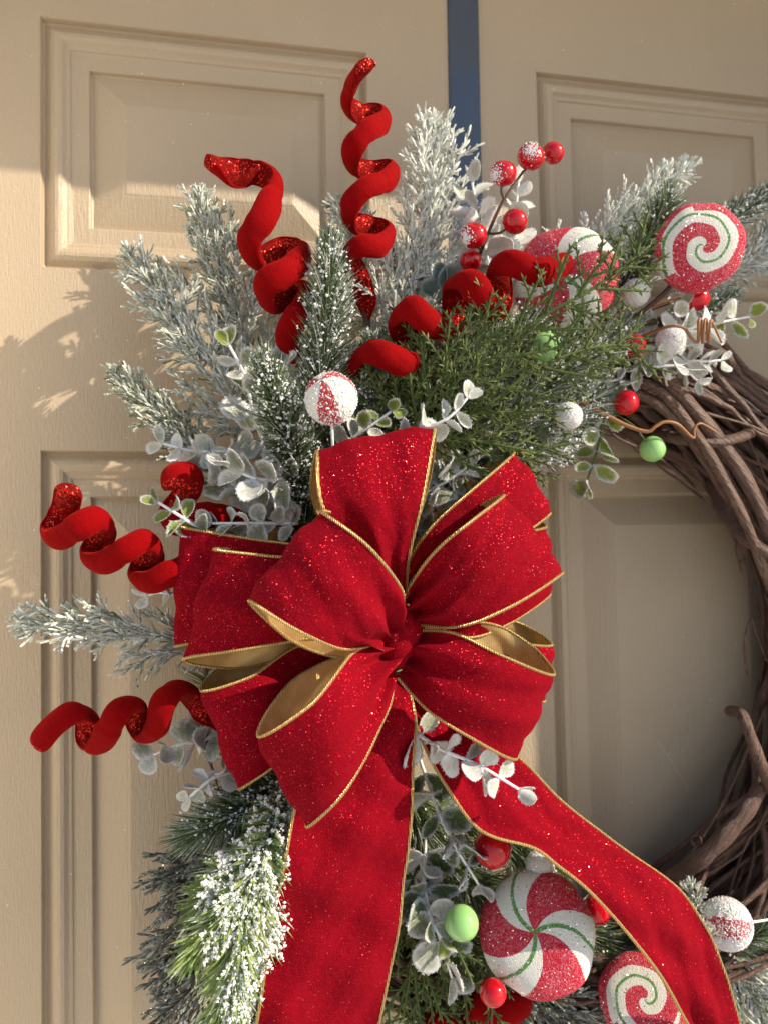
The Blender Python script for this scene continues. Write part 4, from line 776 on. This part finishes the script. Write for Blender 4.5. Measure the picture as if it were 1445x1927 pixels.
LOOPS = {
 'back_right_low': [((765, 1170, .10), (765, 1210, .10)), ((900, 1200, .115), (880, 1300, .115)), ((985, 1213, .12), (970, 1320, .118)), ((1036, 1212, .105), (1026, 1320, .103)), ((975, 1172, .075), (965, 1300, .075)), ((880, 1160, .075), (870, 1280, .075)), ((765, 1165, .09), (765, 1205, .09))],
 'back_right': [((765, 1120, .11), (765, 1170, .11)), ((890, 1040, .12), (880, 1200, .12)), ((985, 1004, .12), (960, 1172, .118)), ((1029, 992, .105), (1038, 1118, .103)), ((990, 982, .08), (980, 1150, .08)), ((890, 1020, .08), (880, 1180, .08)), ((765, 1110, .09), (765, 1160, .09))],
 'left_back': [((715, 1090, .12), (712, 1165, .12)), ((590, 1034, .13), (580, 1185, .13)), ((470, 1014, .128), (450, 1200, .128)), ((343, 990, .112), (331, 1217, .110)), ((460, 986, .080), (440, 1215, .085)), ((580, 1005, .075), (570, 1200, .08)), ((700, 1090, .09), (700, 1165, .09))],
 'left_front': [((722, 1120, .135), (715, 1185, .135)), ((610, 1060, .150), (600, 1200, .147)), ((500, 1046, .152), (460, 1222, .150)), ((404, 1034, .138), (344, 1242, .135)), ((500, 1036, .110), (445, 1258, .110)), ((600, 1045, .10), (570, 1228, .105)), ((712, 1110, .11), (705, 1190, .11))],
 'right_back': [((752, 1090, .12), (762, 1150, .12)), ((805, 1000, .135), (850, 1110, .13)), ((890, 920, .140), (960, 1025, .138)), ((970, 849, .122), (1034, 966, .12)), ((880, 898, .085), (950, 1010, .085)), ((800, 985, .085), (840, 1090, .085)), ((752, 1085, .1), (762, 1140, .1))],
 'top': [((722, 1150, .138), (764, 1150, .138)), ((665, 1050, .155), (770, 1045, .16)), ((606, 950, .166), (798, 925, .168)), ((596, 844, .150), (818, 806, .152)), ((588, 940, .116), (805, 910, .118)), ((640, 1040, .11), (770, 1040, .115)), ((715, 1140, .115), (760, 1140, .115))],
 'low_left': [((716, 1200, .118), (716, 1240, .118)), ((570, 1214, .122), (600, 1375, .115)), ((470, 1275, .132), (520, 1440, .126)), ((379, 1301, .124), (447, 1487, .120)), ((425, 1252, .094), (490, 1435, .094)), ((550, 1203, .086), (590, 1350, .086)), ((710, 1195, .098), (710, 1230, .098))],
 'right_front': [((760, 1130, .15), (770, 1178, .15)), ((812, 1046, .172), (860, 1180, .172)), ((880, 985, .182), (960, 1142, .182)), ((952, 929, .165), (1057, 1078, .165)), ((878, 966, .130), (965, 1120, .13)), ((808, 1030, .122), (860, 1160, .125)), ((760, 1120, .128), (770, 1170, .13))],
 'low_right': [((762, 1188, .148), (752, 1275, .148)), ((848, 1191, .168), (800, 1332, .162)), ((940, 1232, .178), (880, 1386, .172)), ((1042, 1270, .165), (968, 1427, .16)), ((992, 1210, .130), (930, 1360, .13)), ((910, 1172, .118), (860, 1310, .12)), ((772, 1180, .12), (765, 1265, .12))],
 'low_front': [((728, 1210, .152), (742, 1262, .152)), ((664, 1230, .174), (724, 1350, .168)), ((585, 1328, .190), (655, 1482, .184)), ((486, 1386, .174), (575, 1558, .170)), ((540, 1292, .142), (610, 1470, .140)), ((615, 1245, .132), (690, 1370, .13)), ((715, 1212, .13), (725, 1262, .13))],
 'top_front': [((757, 1168, .162), (705, 1228, .162)), ((754, 1108, .188), (645, 1222, .186)), ((690, 1026, .198), (556, 1184, .196)), ((602, 960, .180), (469, 1131, .178)), ((655, 985, .148), (545, 1203, .150)), ((730, 1080, .138), (632, 1236, .142)), ((748, 1160, .14), (705, 1226, .142))],
}
cloth('tail', [((742, 1270, .13), (790, 1275, .13)), ((782, 1370, .135), (870, 1355, .125)), ((836, 1474, .137), (966, 1420, .125)), ((903, 1562, .142), (1050, 1502, .125)), ((1015, 1600, .150), (1140, 1568, .126)), ((1085, 1654, .155), (1250, 1655, .132)), ((1178, 1754, .155), (1330, 1742, .142)), ((1250, 1850, .154), (1362, 1830, .146)), ((1310, 1955, .15), (1396, 1950, .145)), ((1375, 2090, .14), (1450, 2090, .14))], tail=True, nu=110, seed=31, belly=.002)
cloth('tail', [((690, 1270, .135), (765, 1270, .135)), ((630, 1368, .146), (782, 1366, .142)), ((572, 1480, .150), (777, 1480, .147)), ((545, 1575, .149), (769, 1575, .146)), ((520, 1700, .146), (757, 1690, .143)), ((503, 1805, .143), (741, 1795, .141)), ((480, 1945, .14), (712, 1940, .139)), ((455, 2110, .135), (685, 2110, .135))], tail=True, nu=110, seed=32, belly=.003)
for i, (k, s) in enumerate(LOOPS.items()): cloth('loop', s, seed=i + 3)
# gathered knot
kb = MB(); sv, sq, st_ = sphere_arrays(48, 28); kz = 1 + .10 * np.sin(9 * np.arctan2(sv[:, 0], sv[:, 2]) + 3 * sv[:, 1:2].ravel()) * (1 - np.abs(sv[:, 1]))
kv = sv * kz[:, None] * np.array([.013, .016, .021]); ca, sa = math.cos(.5), math.sin(.5); kv = np.stack([kv[:, 0] * ca + kv[:, 2] * sa, kv[:, 1], -kv[:, 0] * sa + kv[:, 2] * ca], 1)
kb.add(P(750, 1200, .146) + kv, sq, st_); bow.part('knot', kb, MAT['ribbon'])
